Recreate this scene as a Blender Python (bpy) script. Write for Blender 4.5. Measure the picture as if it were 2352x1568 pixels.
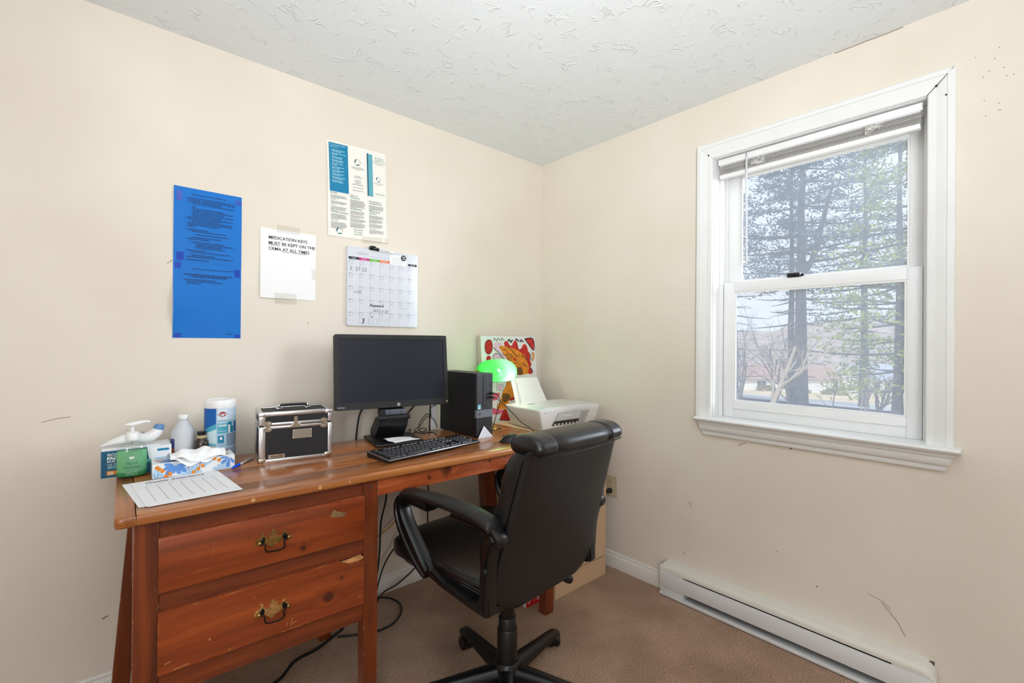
import bpy, bmesh, math, random
from math import sin, cos, pi, radians, sqrt
from mathutils import Matrix, Vector
random.seed(7)
SC = bpy.context.scene
for o in list(bpy.data.objects):
    bpy.data.objects.remove(o, do_unlink=True)
COL = SC.collection

# ------------------------------------------------------------------ camera
cam_d = bpy.data.cameras.new('camera'); cam = bpy.data.objects.new('camera', cam_d); COL.objects.link(cam)
YAW, PITCH, ROLL = 0.843080239, 0.001816067, 0.007351677
_f = Vector((cos(YAW)*cos(PITCH), sin(YAW)*cos(PITCH), sin(PITCH)))
_r = _f.cross(Vector((0, 0, 1))).normalized(); _u = _r.cross(_f)
_r2 = _r*cos(ROLL) + _u*sin(ROLL); _u2 = -_r*sin(ROLL) + _u*cos(ROLL)
M = Matrix((_r2, _u2, -_f)).transposed().to_4x4(); M.translation = Vector((-2.07501438, -2.06343398, 1.19001273))
cam.matrix_world = M
cam_d.sensor_fit = 'HORIZONTAL'; cam_d.sensor_width = 36.0; cam_d.lens = 1076.83/2352*36.0
cam_d.clip_start = 0.02; cam_d.clip_end = 900
SC.camera = cam

# ------------------------------------------------------------------ exposure, sky, sun, lights
SC.view_settings.view_transform = 'Standard'
SC.view_settings.look = 'None'
SC.view_settings.exposure = 0.0
SC.view_settings.gamma = 1.0
SC.view_settings.use_curve_mapping = False
W = bpy.data.worlds.new('sky'); SC.world = W; W.use_nodes = True
bg = W.node_tree.nodes['Background']; bg.inputs[0].default_value = (0.93, 0.95, 1.0, 1); bg.inputs[1].default_value = 0.92

def lamp(name, kind, loc, aim, energy, color, **kw):
    d = bpy.data.lights.new(name, kind); d.energy = energy; d.color = color
    for k, v in kw.items(): setattr(d, k, v)
    o = bpy.data.objects.new(name, d); COL.objects.link(o); o.location = loc
    if aim is not None:
        o.rotation_euler = (Vector(aim)-Vector(loc)).to_track_quat('-Z', 'Y').to_euler()
    return o
lamp('sun', 'SUN', (-20, -10, 30), (0, 2, 0), 2.2, (1.0, 0.95, 0.86), angle=radians(2))
# area lamp added outside the window, out of view, aimed at the poster wall
lamp('outside_fill', 'AREA', (2.9, -4.1, 2.5), (-1.1, -0.3, 1.1), 430, (0.97, 0.985, 1.0), shape='RECTANGLE', size=2.6, size_y=2.2)
# fill lamps added behind the camera: one from the left, two for the ceiling
lamp('left_fill', 'AREA', (-3.7, -3.2, 1.45), (-0.9, -0.6, 1.2), 38, (0.95, 0.975, 1.0), shape='RECTANGLE', size=1.3, size_y=1.4)  # added area lamp; the left wall has no window opening
lamp('fill_uplight', 'AREA', (-2.15, -2.65, 1.2), (-1.95, -2.35, 2.6), 46, (0.88, 0.95, 1.0), shape='DISK', size=0.5)  # added lamp facing up, no fixture is modelled around it
lamp('ceiling_fill', 'AREA', (-2.45, -2.6, 1.25), (-1.15, -1.15, 2.289), 8, (0.90, 0.96, 1.0), shape='DISK', size=0.35, spread=radians(75))  # unseen narrow lamp added to brighten the ceiling more than the walls

# ------------------------------------------------------------------ helpers
class G:
    """collects geometry for ONE mesh object"""
    def __init__(s): s.v = []; s.f = []; s.m = []; s.flat = []
    def add(s, v, f, mi=0, M=None, flat=False):
        b = len(s.v)
        s.v += [tuple(M @ Vector(p)) for p in v] if M is not None else [tuple(p) for p in v]
        for q in f:
            s.f.append([b+i for i in q]); s.m.append(mi); s.flat.append(flat)
        return s
    def box(s, a, b, bev=0.0, mi=0, M=None, seg=2):
        a = Vector(a); b = Vector(b); c = (a+b)/2; d = b-a
        if bev <= 0:
            v = [(x, y, z) for x in (a.x, b.x) for y in (a.y, b.y) for z in (a.z, b.z)]
            f = [(0, 1, 3, 2), (4, 6, 7, 5), (0, 4, 5, 1), (2, 3, 7, 6), (0, 2, 6, 4), (1, 5, 7, 3)]
            return s.add(v, f, mi, M)
        bm = bmesh.new(); bmesh.ops.create_cube(bm, size=1.0)
        for q in bm.verts: q.co = Vector((q.co.x*d.x, q.co.y*d.y, q.co.z*d.z)) + c
        bmesh.ops.bevel(bm, geom=bm.edges[:], offset=min(bev, min(abs(d.x), abs(d.y), abs(d.z))*0.49), segments=seg, affect='EDGES', profile=0.5)
        bm.verts.index_update()
        s.add([q.co[:] for q in bm.verts], [[q.index for q in f.verts] for f in bm.faces], mi, M); bm.free()
        return s
    def prism(s, poly, z0, z1, mi=0, M=None):
        n = len(poly)
        v = [(p[0], p[1], z0) for p in poly] + [(p[0], p[1], z1) for p in poly]
        f = [list(range(n))[::-1], list(range(n, 2*n))] + [(i, (i+1) % n, n+(i+1) % n, n+i) for i in range(n)]
        return s.add(v, f, mi, M)
    def poly(s, pts, mi=0, M=None, z=0.0):
        return s.add([(p[0], p[1], p[2] if len(p) > 2 else z) for p in pts], [list(range(len(pts)))], mi, M)
    def rect(s, x0, y0, x1, y1, mi=0, M=None, z=0.0):
        return s.poly([(x0, y0), (x1, y0), (x1, y1), (x0, y1)], mi, M, z)
    def loft(s, rings, mi=0, caps=True, closed=True, M=None):
        n = len(rings[0]); v = [p for r in rings for p in r]; f = []
        for i in range(len(rings)-1):
            for j in range(n if closed else n-1):
                k = (j+1) % n
                f.append((i*n+j, i*n+k, (i+1)*n+k, (i+1)*n+j))
        if caps and closed:
            f.append(list(range(n))[::-1]); f.append([(len(rings)-1)*n+j for j in range(n)])
        return s.add(v, f, mi, M)
    def tube(s, pts, r, n=8, mi=0, M=None, sx=1.0, up=None):
        """round (or sx-flattened) tube along points; r is a number or a list"""
        P = [Vector(p) for p in pts]; rings = []
        t0 = (P[1]-P[0]).normalized()
        a = Vector(up) if up is not None else (Vector((0, 0, 1)) if abs(t0.z) < 0.9 else Vector((1, 0, 0)))
        N = (a - t0*a.dot(t0)).normalized()
        for i, p in enumerate(P):
            t = (P[min(i+1, len(P)-1)] - P[max(i-1, 0)])
            t = t.normalized() if t.length > 1e-9 else t0
            N = (N - t*N.dot(t)).normalized(); B = t.cross(N)
            rr = r[i] if isinstance(r, (list, tuple)) else r
            rings.append([p + N*rr*cos(2*pi*j/n) + B*rr*sx*sin(2*pi*j/n) for j in range(n)])
        return s.loft(rings, mi, True, True, M)
    def lathe(s, prof, n=32, c=(0, 0, 0), mi=0, M=None, caps=True, sx=1.0, sy=1.0):
        rings = [[(c[0]+r*sx*cos(2*pi*j/n), c[1]+r*sy*sin(2*pi*j/n), c[2]+z) for j in range(n)] for r, z in prof]
        return s.loft(rings, mi, caps, True, M)
    def cyl(s, p0, p1, r0, r1=None, n=16, mi=0, M=None):
        p0 = Vector(p0); p1 = Vector(p1); r1 = r0 if r1 is None else r1
        return s.tube([p0, p1], [r0, r1], n, mi, M)
    def sphere(s, c, r, n=16, m=10, mi=0, M=None, sc=(1, 1, 1)):
        rings = []
        for i in range(m+1):
            a = -pi/2 + pi*i/m; a = max(-pi/2+0.02, min(pi/2-0.02, a))
            rings.append([(c[0]+r*sc[0]*cos(a)*cos(2*pi*j/n), c[1]+r*sc[1]*cos(a)*sin(2*pi*j/n), c[2]+r*sc[2]*sin(a)) for j in range(n)])
        return s.loft(rings, mi, True, True, M)
    def grid(s, fn, nu, nv, mi=0, M=None):
        v = [fn(i/nu, j/nv) for j in range(nv+1) for i in range(nu+1)]
        f = [(j*(nu+1)+i, j*(nu+1)+i+1, (j+1)*(nu+1)+i+1, (j+1)*(nu+1)+i) for j in range(nv) for i in range(nu)]
        return s.add(v, f, mi, M)
    def scale(s, k):
        s.v = [(x*k, y*k, z*k) for x, y, z in s.v]; return s
    def build(s, name, mats, parent=None, smooth=40, recalc=True, loc=None, rotz=None, **props):
        me = bpy.data.meshes.new(name); me.from_pydata(s.v, [], s.f)
        if recalc:
            bm = bmesh.new(); bm.from_mesh(me); bmesh.ops.recalc_face_normals(bm, faces=bm.faces[:]); bm.to_mesh(me); bm.free()
        if not isinstance(mats, (list, tuple)): mats = [mats]
        for m in mats: me.materials.append(m)
        if len(mats) > 1: me.polygons.foreach_set('material_index', s.m)
        if smooth:
            me.polygons.foreach_set('use_smooth', [True]*len(me.polygons)); me.set_sharp_from_angle(angle=radians(smooth))
        me.update()
        o = bpy.data.objects.new(name, me); COL.objects.link(o)
        if parent is not None: o.parent = parent
        if loc is not None: o.location = loc
        if rotz is not None: o.rotation_euler = (0, 0, rotz)
        for k, v in props.items(): o[k] = v
        return o

def thing(name, label, cat, loc=(0, 0, 0), rotz=0.0, group=None, M=None):
    o = bpy.data.objects.new(name, None); COL.objects.link(o); o.empty_display_size = 0.05
    if M is not None: o.matrix_world = M
    else: o.location = loc; o.rotation_euler = (0, 0, rotz)
    o['label'] = label; o['category'] = cat
    if group: o['group'] = group
    return o
def struct(name):
    o = bpy.data.objects.new(name, None); COL.objects.link(o); o['kind'] = 'structure'; return o
def copy_part(o, parent, loc=None):
    c = o.copy(); COL.objects.link(c); c.parent = parent
    if loc is not None: c.location = loc
    return c
def frame(o, xd, yd):
    x = Vector(xd).normalized(); y = Vector(yd); y = (y-x*y.dot(x)).normalized(); z = x.cross(y)
    m = Matrix((x, y, z)).transposed().to_4x4(); m.translation = Vector(o); return m
def smoothpts(pts, k=6):
    P = [Vector(p) for p in pts]; out = []
    for i in range(len(P)-1):
        a = P[max(i-1, 0)]; b = P[i]; c = P[i+1]; d = P[min(i+2, len(P)-1)]
        for j in range(k):
            t = j/k
            out.append(0.5*((2*b)+(c-a)*t+(2*a-5*b+4*c-d)*t*t+(3*b-a-3*c+d)*t**3))
    out.append(P[-1]); return out
def ell(cx, cy, rx, ry, rot=0.0, n=20):
    c, s = cos(rot), sin(rot)
    return [(cx+rx*cos(2*pi*i/n)*c-ry*sin(2*pi*i/n)*s, cy+rx*cos(2*pi*i/n)*s+ry*sin(2*pi*i/n)*c) for i in range(n)]
def rrect(x0, y0, x1, y1, r, n=5):
    out = []
    for cx, cy, a in ((x1-r, y0+r, -90), (x1-r, y1-r, 0), (x0+r, y1-r, 90), (x0+r, y0+r, 180)):
        for i in range(n+1):
            t = radians(a+90*i/n); out.append((cx+r*cos(t), cy+r*sin(t)))
    return out
def stroke(pts, w):
    """thin ribbon polygon along 2D points"""
    P = [Vector((p[0], p[1])) for p in pts]; L = []; R = []
    for i, p in enumerate(P):
        t = P[min(i+1, len(P)-1)]-P[max(i-1, 0)]; t = t.normalized() if t.length > 1e-9 else Vector((1, 0)); n = Vector((-t.y, t.x))*w/2
        L.append(p+n); R.append(p-n)
    return L, R
def add_stroke(g, pts, w, mi, M=None, z=0.0):
    L, R = stroke(pts, w)
    for i in range(len(L)-1):
        g.add([(L[i].x, L[i].y, z), (L[i+1].x, L[i+1].y, z), (R[i+1].x, R[i+1].y, z), (R[i].x, R[i].y, z)], [(0, 1, 2, 3)], mi, M)
def text_geo(s, size, align='LEFT', shear=0.0, bold=0.0, sx=1.0):
    c = bpy.data.curves.new('t', 'FONT'); c.body = s; c.size = size; c.align_x = align; c.shear = shear; c.offset = bold; c.resolution_u = 3
    o = bpy.data.objects.new('t', c); COL.objects.link(o)
    dg = bpy.context.evaluated_depsgraph_get(); me = bpy.data.meshes.new_from_object(o.evaluated_get(dg))
    v = [(p.co.x*sx, p.co.y, 0) for p in me.vertices]; f = [list(q.vertices) for q in me.polygons]
    bpy.data.objects.remove(o); bpy.data.meshes.remove(me); bpy.data.curves.remove(c)
    return v, f
def add_text(g, s, x, y, size, mi=0, M=None, z=0.0, align='LEFT', shear=0.0, bold=0.0, sx=1.0, rot=0.0):
    v, f = text_geo(s, size, align, shear, bold, sx); c, q = cos(rot), sin(rot)
    g.add([(x+p[0]*c-p[1]*q, y+p[0]*q+p[1]*c, z) for p in v], f, mi, M)

# ------------------------------------------------------------------ materials
def srgb(r, g, b):
    return tuple(((x/255)/12.92 if x/255 <= 0.04045 else ((x/255+0.055)/1.055)**2.4) for x in (r, g, b)) + (1.0,)
def nodes(m): return m.node_tree.nodes, m.node_tree.links
def mat(name, col, rough=0.5, metal=0.0, spec=0.5, bump=None, var=None, coat=0.0, coat_rough=0.1, sheen=0.0, emit=None, trans=0.0, alpha=1.0):
    m = bpy.data.materials.new(name); m.use_nodes = True; N, L = nodes(m); b = N['Principled BSDF']
    b.inputs['Base Color'].default_value = col; b.inputs['Roughness'].default_value = rough
    b.inputs['Metallic'].default_value = metal; b.inputs['Specular IOR Level'].default_value = spec
    b.inputs['Coat Weight'].default_value = coat; b.inputs['Coat Roughness'].default_value = coat_rough
    b.inputs['Sheen Weight'].default_value = sheen; b.inputs['Transmission Weight'].default_value = trans; b.inputs['Alpha'].default_value = alpha
    if emit: b.inputs['Emission Color'].default_value = emit[0]; b.inputs['Emission Strength'].default_value = emit[1]
    if bump or var: tc = N.new('ShaderNodeTexCoord')
    if bump:
        n = N.new('ShaderNodeTexNoise'); n.inputs['Scale'].default_value = bump[0]; n.inputs['Detail'].default_value = bump[2] if len(bump) > 2 else 3
        L.new(tc.outputs['Object'], n.inputs['Vector']); q = N.new('ShaderNodeBump'); q.inputs['Strength'].default_value = bump[1]
        q.inputs['Distance'].default_value = bump[3] if len(bump) > 3 else 0.002
        L.new(n.outputs['Fac'], q.inputs['Height']); L.new(q.outputs['Normal'], b.inputs['Normal'])
    if var:
        n = N.new('ShaderNodeTexNoise'); n.inputs['Scale'].default_value = var[0]; n.inputs['Detail'].default_value = 4
        L.new(tc.outputs['Object'], n.inputs['Vector']); r = N.new('ShaderNodeValToRGB')
        r.color_ramp.elements[0].position = 0.3; r.color_ramp.elements[1].position = 0.7
        r.color_ramp.elements[0].color = tuple(c*(1-var[1]) for c in col[:3])+(1,); r.color_ramp.elements[1].color = tuple(min(1, c*(1+var[1])) for c in col[:3])+(1,)
        L.new(n.outputs['Fac'], r.inputs['Fac']); L.new(r.outputs['Color'], b.inputs['Base Color'])
    return m

def wall_mat():
    m = mat('beige_wall_paint', srgb(230, 221, 208), 0.62, spec=0.3); N, L = nodes(m); b = N['Principled BSDF']
    tc = N.new('ShaderNodeTexCoord')
    n = N.new('ShaderNodeTexNoise'); n.inputs['Scale'].default_value = 2.2; n.inputs['Detail'].default_value = 5; L.new(tc.outputs['Object'], n.inputs['Vector'])
    r = N.new('ShaderNodeValToRGB'); r.color_ramp.elements[0].position = 0.32; r.color_ramp.elements[1].position = 0.72
    r.color_ramp.elements[0].color = srgb(224, 213, 198); r.color_ramp.elements[1].color = srgb(231, 222, 209)
    L.new(n.outputs['Fac'], r.inputs['Fac']); L.new(r.outputs['Color'], b.inputs['Base Color'])
    n2 = N.new('ShaderNodeTexNoise'); n2.inputs['Scale'].default_value = 160; n2.inputs['Detail'].default_value = 2; L.new(tc.outputs['Object'], n2.inputs['Vector'])
    q = N.new('ShaderNodeBump'); q.inputs['Strength'].default_value = 0.10; q.inputs['Distance'].default_value = 0.002
    L.new(n2.outputs['Fac'], q.inputs['Height']); L.new(q.outputs['Normal'], b.inputs['Normal'])
    return m
def ceiling_mat():
    m = mat('textured_ceiling_paint', srgb(233, 236, 238), 0.8, spec=0.2); N, L = nodes(m); b = N['Principled BSDF']
    tc = N.new('ShaderNodeTexCoord')
    def noise(sc, det, dist=0.0, mp=None):
        n = N.new('ShaderNodeTexNoise'); n.inputs['Scale'].default_value = sc; n.inputs['Detail'].default_value = det; n.inputs['Distortion'].default_value = dist
        L.new(tc.outputs['Object'], n.inputs['Vector']); return n
    a = noise(9, 3, 1.6)                                   # ridge lines where the noise crosses one half
    s = N.new('ShaderNodeMath'); s.operation = 'SUBTRACT'; s.inputs[1].default_value = 0.5; L.new(a.outputs['Fac'], s.inputs[0])
    ab = N.new('ShaderNodeMath'); ab.operation = 'ABSOLUTE'; L.new(s.outputs[0], ab.inputs[0])
    mr = N.new('ShaderNodeMapRange'); mr.inputs['From Min'].default_value = 0.0; mr.inputs['From Max'].default_value = 0.03; mr.inputs['To Min'].default_value = 1; mr.inputs['To Max'].default_value = 0
    L.new(ab.outputs[0], mr.inputs['Value'])
    k = noise(14, 2); kr = N.new('ShaderNodeMapRange'); kr.inputs['From Min'].default_value = 0.50; kr.inputs['From Max'].default_value = 0.62; L.new(k.outputs['Fac'], kr.inputs['Value'])
    mu = N.new('ShaderNodeMath'); mu.operation = 'MULTIPLY'; L.new(mr.outputs[0], mu.inputs[0]); L.new(kr.outputs[0], mu.inputs[1])
    f = noise(110, 3); f2 = N.new('ShaderNodeMath'); f2.operation = 'MULTIPLY'; f2.inputs[1].default_value = 0.35; L.new(f.outputs['Fac'], f2.inputs[0])
    ad = N.new('ShaderNodeMath'); ad.operation = 'ADD'; L.new(mu.outputs[0], ad.inputs[0]); L.new(f2.outputs[0], ad.inputs[1])
    q = N.new('ShaderNodeBump'); q.inputs['Strength'].default_value = 0.55; q.inputs['Distance'].default_value = 0.004
    L.new(ad.outputs[0], q.inputs['Height']); L.new(q.outputs['Normal'], b.inputs['Normal'])
    return m
def carpet_mat():
    m = mat('brown_carpet', srgb(170, 132, 102), 0.95, spec=0.1, sheen=0.25); N, L = nodes(m); b = N['Principled BSDF']
    tc = N.new('ShaderNodeTexCoord')
    def noise(sc, det):
        n = N.new('ShaderNodeTexNoise'); n.inputs['Scale'].default_value = sc; n.inputs['Detail'].default_value = det; L.new(tc.outputs['Object'], n.inputs['Vector']); return n
    a = noise(260, 2); r = N.new('ShaderNodeValToRGB'); r.color_ramp.elements[0].position = 0.33; r.color_ramp.elements[1].position = 0.68
    r.color_ramp.elements[0].color = srgb(120, 86, 62); r.color_ramp.elements[1].color = srgb(222, 182, 150); L.new(a.outputs['Fac'], r.inputs['Fac'])
    c = noise(3.2, 4); r2 = N.new('ShaderNodeValToRGB'); r2.color_ramp.elements[0].position = 0.36; r2.color_ramp.elements[1].position = 0.62
    r2.color_ramp.elements[0].color = (0.70, 0.64, 0.58, 1); r2.color_ramp.elements[1].color = (1, 1, 1, 1); L.new(c.outputs['Fac'], r2.inputs['Fac'])
    mx = N.new('ShaderNodeMix'); mx.data_type = 'RGBA'; mx.blend_type = 'MULTIPLY'; mx.inputs[0].default_value = 1.0
    L.new(r.outputs['Color'], mx.inputs[6]); L.new(r2.outputs['Color'], mx.inputs[7]); L.new(mx.outputs[2], b.inputs['Base Color'])
    q = N.new('ShaderNodeBump'); q.inputs['Strength'].default_value = 0.9; q.inputs['Distance'].default_value = 0.006
    L.new(a.outputs['Fac'], q.inputs['Height']); L.new(q.outputs['Normal'], b.inputs['Normal'])
    return m
def wood_mat(name, dark, mid, light, axis=0, rough=0.3, coat=0.5, knots=(), wear=True, across=26.0, along=1.6, chip=srgb(214, 150, 84), seed=0.0):
    """stained pine: grain stretched along an axis of the object, knots, chipped edges"""
    m = mat(name, mid, rough, spec=0.45, coat=coat, coat_rough=0.16); N, L = nodes(m); b = N['Principled BSDF']
    tc = N.new('ShaderNodeTexCoord')
    mp = N.new('ShaderNodeMapping'); sc = [across]*3; sc[axis] = along; mp.inputs['Scale'].default_value = sc; mp.inputs['Location'].default_value = (seed, seed*1.7, seed*0.6)
    src = tc.outputs['Object']
    for (kc, kr) in knots:                                # bend the grain round the knots
        d = N.new('ShaderNodeVectorMath'); d.operation = 'DISTANCE'; d.inputs[1].default_value = kc; L.new(tc.outputs['Object'], d.inputs[0])
        mr = N.new('ShaderNodeMapRange'); mr.interpolation_type = 'SMOOTHSTEP'; mr.inputs['From Min'].default_value = 0; mr.inputs['From Max'].default_value = kr*4; mr.inputs['To Min'].default_value = 0.022; mr.inputs['To Max'].default_value = 0
        L.new(d.outputs['Value'], mr.inputs['Value'])
        ad = N.new('ShaderNodeVectorMath'); ad.operation = 'ADD'; L.new(src, ad.inputs[0]); L.new(mr.outputs[0], ad.inputs[1]); src = ad.outputs[0]
    L.new(src, mp.inputs['Vector'])
    n = N.new('ShaderNodeTexNoise'); n.inputs['Scale'].default_value = 1.0; n.inputs['Detail'].default_value = 6; n.inputs['Roughness'].default_value = 0.62; n.inputs['Distortion'].default_value = 0.5
    L.new(mp.outputs[0], n.inputs['Vector'])
    r = N.new('ShaderNodeValToRGB'); e = r.color_ramp.elements; e[0].position = 0.28; e[0].color = dark; e[1].position = 0.74; e[1].color = light
    q = e.new(0.5); q.color = mid; L.new(n.outputs['Fac'], r.inputs['Fac']); out = r.outputs['Color']
    def mixin(fac, col, prev):
        x = N.new('ShaderNodeMix'); x.data_type = 'RGBA'; L.new(fac, x.inputs[0]); L.new(prev, x.inputs[6]); x.inputs[7].default_value = col; return x.outputs[2]
    for (kc, kr) in knots:
        d = N.new('ShaderNodeVectorMath'); d.operation = 'DISTANCE'; d.inputs[1].default_value = kc; L.new(tc.outputs['Object'], d.inputs[0])
        mr = N.new('ShaderNodeMapRange'); mr.interpolation_type = 'SMOOTHSTEP'; mr.inputs['From Min'].default_value = kr*0.5; mr.inputs['From Max'].default_value = kr*1.3; mr.inputs['To Min'].default_value = 0.8; mr.inputs['To Max'].default_value = 0
        L.new(d.outputs['Value'], mr.inputs['Value']); out = mixin(mr.outputs[0], srgb(52, 24, 14), out)
    if wear:
        bv = N.new('ShaderNodeBevel'); bv.samples = 4; bv.inputs['Radius'].default_value = 0.004
        ge = N.new('ShaderNodeNewGeometry'); dt = N.new('ShaderNodeVectorMath'); dt.operation = 'DOT_PRODUCT'; L.new(bv.outputs[0], dt.inputs[0]); L.new(ge.outputs['Normal'], dt.inputs[1])
        i = N.new('ShaderNodeMapRange'); i.inputs['From Min'].default_value = 0.995; i.inputs['From Max'].default_value = 0.86; L.new(dt.outputs['Value'], i.inputs['Value'])
        n3 = N.new('ShaderNodeTexNoise'); n3.inputs['Scale'].default_value = 55; n3.inputs['Detail'].default_value = 3; L.new(tc.outputs['Object'], n3.inputs['Vector'])
        t = N.new('ShaderNodeMapRange'); t.inputs['From Min'].default_value = 0.54; t.inputs['From Max'].default_value = 0.64; L.new(n3.outputs['Fac'], t.inputs['Value'])
        mu = N.new('ShaderNodeMath'); mu.operation = 'MULTIPLY'; L.new(i.outputs[0], mu.inputs[0]); L.new(t.outputs[0], mu.inputs[1])
        out = mixin(mu.outputs[0], chip, out)
        n4 = N.new('ShaderNodeTexNoise'); n4.inputs['Scale'].default_value = 70; n4.inputs['Detail'].default_value = 2; L.new(tc.outputs['Object'], n4.inputs['Vector'])
        t4 = N.new('ShaderNodeMapRange'); t4.inputs['From Min'].default_value = 0.765; t4.inputs['From Max'].default_value = 0.79; L.new(n4.outputs['Fac'], t4.inputs['Value'])
        out = mixin(t4.outputs[0], chip, out)
    L.new(out, b.inputs['Base Color'])
    bp = N.new('ShaderNodeBump'); bp.inputs['Strength'].default_value = 0.12; bp.inputs['Distance'].default_value = 0.001; L.new(n.outputs['Fac'], bp.inputs['Height']); L.new(bp.outputs[0], b.inputs['Normal'])
    return m
def glass_mat(name, tint=(1, 1, 1, 1), haze=0.10, hazecol=(0.85, 0.9, 1, 1), gloss=0.04):
    """thin pane: clear, a little reflective, with a translucent haze mixed in"""
    m = bpy.data.materials.new(name); m.use_nodes = True; N, L = nodes(m); N.remove(N['Principled BSDF']); out = N['Material Output']
    t = N.new('ShaderNodeBsdfTransparent'); t.inputs[0].default_value = tint
    tr = N.new('ShaderNodeBsdfTranslucent'); tr.inputs[0].default_value = hazecol
    g = N.new('ShaderNodeBsdfGlossy'); g.inputs['Roughness'].default_value = 0.02
    a = N.new('ShaderNodeMixShader'); a.inputs[0].default_value = haze; L.new(t.outputs[0], a.inputs[1]); L.new(tr.outputs[0], a.inputs[2])
    c = N.new('ShaderNodeMixShader'); c.inputs[0].default_value = gloss; L.new(a.outputs[0], c.inputs[1]); L.new(g.outputs[0], c.inputs[2]); L.new(c.outputs[0], out.inputs[0])
    return m

M_wall = wall_mat(); M_ceil = ceiling_mat(); M_carpet = carpet_mat()
M_trim = mat('white_trim_paint', srgb(232, 232, 230), 0.35, bump=(40, 0.03), var=(6, 0.02))
M_base = mat('off_white_baseboard', srgb(226, 222, 216), 0.4)
M_vinyl = mat('white_vinyl_sash', srgb(238, 238, 238), 0.3)
M_black = mat('black_plastic', srgb(20, 20, 22), 0.42, bump=(600, 0.05))
M_black_gloss = mat('glossy_black_plastic', srgb(14, 14, 16), 0.2)
M_rubber = mat('black_cable_rubber', srgb(14, 14, 15), 0.5)
M_white = mat('white_plastic', srgb(240, 240, 240), 0.35)
M_paper = mat('white_paper', srgb(240, 240, 240), 0.7, spec=0.2)
M_ink = mat('black_ink', srgb(25, 25, 28), 0.7)
M_greyink = mat('grey_print', srgb(120, 124, 128), 0.7)
M_paleink = mat('pale_grey_print', srgb(186, 188, 192), 0.7)
M_chrome = mat('chrome', srgb(205, 205, 205), 0.12, metal=1.0)
M_alu = mat('brushed_aluminium', srgb(214, 215, 218), 0.3, metal=1.0, bump=(300, 0.03))
M_tape = glass_mat('clear_tape', (0.95, 0.95, 0.93, 1), 0.06, (0.95, 0.93, 0.9, 1), 0.07)
# ================================================================== the room shell
H = 2.289; XL = -3.8; YF = -4.2
def shell(name, m, *boxes):
    g = G()
    for a, b in boxes: g.box(a, b)
    return g.build(name, m, smooth=0, kind='structure')
shell('floor', M_carpet, ((XL, YF, -0.12), (0, 0, 0)))
shell('ceiling', M_ceil, ((XL-0.2, YF-0.2, H), (0.2, 0.2, H+0.2)))
wall_back = shell('wall_back', M_wall, ((XL-0.2, 0, -0.12), (0.2, 0.14, H)))
WY0, WY1, WZ0, WZ1 = -1.815, -1.09, 0.862, 2.02          # the window opening
wall_right = shell('wall_right', M_wall, ((0, WY1, -0.12), (0.14, 0, H)), ((0, YF, -0.12), (0.14, WY0, H)), ((0, WY0, -0.12), (0.14, WY1, WZ0-0.013)), ((0, WY0, WZ1), (0.14, WY1, H)))
shell('wall_left', M_wall, ((XL-0.14, YF-0.2, -0.12), (XL, 0, H)))
shell('wall_front', M_wall, ((XL, YF-0.14, -0.12), (0.14, YF, H)))
def baseboard(name, prof, p0, p1, inward):
    p0 = Vector(p0); p1 = Vector(p1); n = Vector(inward); g = G()
    g.loft([[p+n*a+Vector((0, 0, z)) for a, z in prof] for p in (p0, p1)])
    g.build(name, M_base, smooth=30, kind='structure')
BP = [(0, 0), (0.013, 0), (0.013, 0.052), (0.011, 0.057), (0.010, 0.062), (0.007, 0.066), (0.006, 0.076), (0.003, 0.080), (0, 0.080)]
baseboard('baseboard_back', BP, (XL, 0, 0), (0, 0, 0), (0, -1, 0))
baseboard('baseboard_right', BP, (0, -0.013, 0), (0, -0.871, 0), (-1, 0, 0))
baseboard('baseboard_right', BP, (0, -1.853, 0), (0, YF, 0), (-1, 0, 0))

# scuffs and nail holes on the paint
M_scuff = mat('dark_scuff', srgb(140, 124, 106), 0.8)
def scuffs(parent, M, marks):
    for pts, w in marks:
        g = G(); add_stroke(g, pts, w, 0, M, 0.0006); g.build('scuff_mark', M_scuff, parent, smooth=0)
FB = frame((0, 0, 0), (1, 0, 0), (0, 0, 1)); FR = frame((0, 0, 0), (0, -1, 0), (0, 0, 1))
scuffs(wall_back, FB, [([(-1.884, 1.462), (-1.876, 1.468), (-1.869, 1.476)], 0.0022), ([(-2.196, 0.93), (-2.165, 0.938), (-2.13, 0.941)], 0.002), ([(-2.05, 0.262), (-2.035, 0.268)], 0.005),
    ([(-1.40, 1.262), (-1.397, 1.266)], 0.004), ([(-0.30, 0.70), (-0.297, 0.703)], 0.004)])
def dots(n, y0, y1, z0, z1, seed):
    rr = random.Random(seed); out = []
    for i in range(n):
        y = rr.uniform(y0, y1); z = rr.uniform(z0, z1); out.append(([(y, z), (y+0.0028, z+0.001)], 0.0026))
    return out
scuffs(wall_right, FR, [([(0.955, 1.374), (0.958, 1.377)], 0.004), ([(0.105, 2.02), (0.107, 2.022)], 0.004), ([(1.205, 0.752), (1.222, 0.763), (1.236, 0.769)], 0.003), ([(1.405, 0.774), (1.413, 0.776)], 0.006),
    ([(0.985, 0.452), (0.987, 0.440), (0.996, 0.428)], 0.0025), ([(0.988, 0.452), (0.997, 0.452)], 0.002), ([(1.66, 0.30), (1.70, 0.291), (1.725, 0.272)], 0.0016), ([(1.70, 0.285), (1.745, 0.235), (1.765, 0.195)], 0.002),
    ([(0.955, 0.203), (0.961, 0.206)], 0.006), ([(1.50, 0.262), (1.505, 0.264)], 0.006), ([(1.36, 0.35), (1.364, 0.352)], 0.004)] + dots(13, 1.925, 2.01, 1.90, 2.14, 3))
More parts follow.
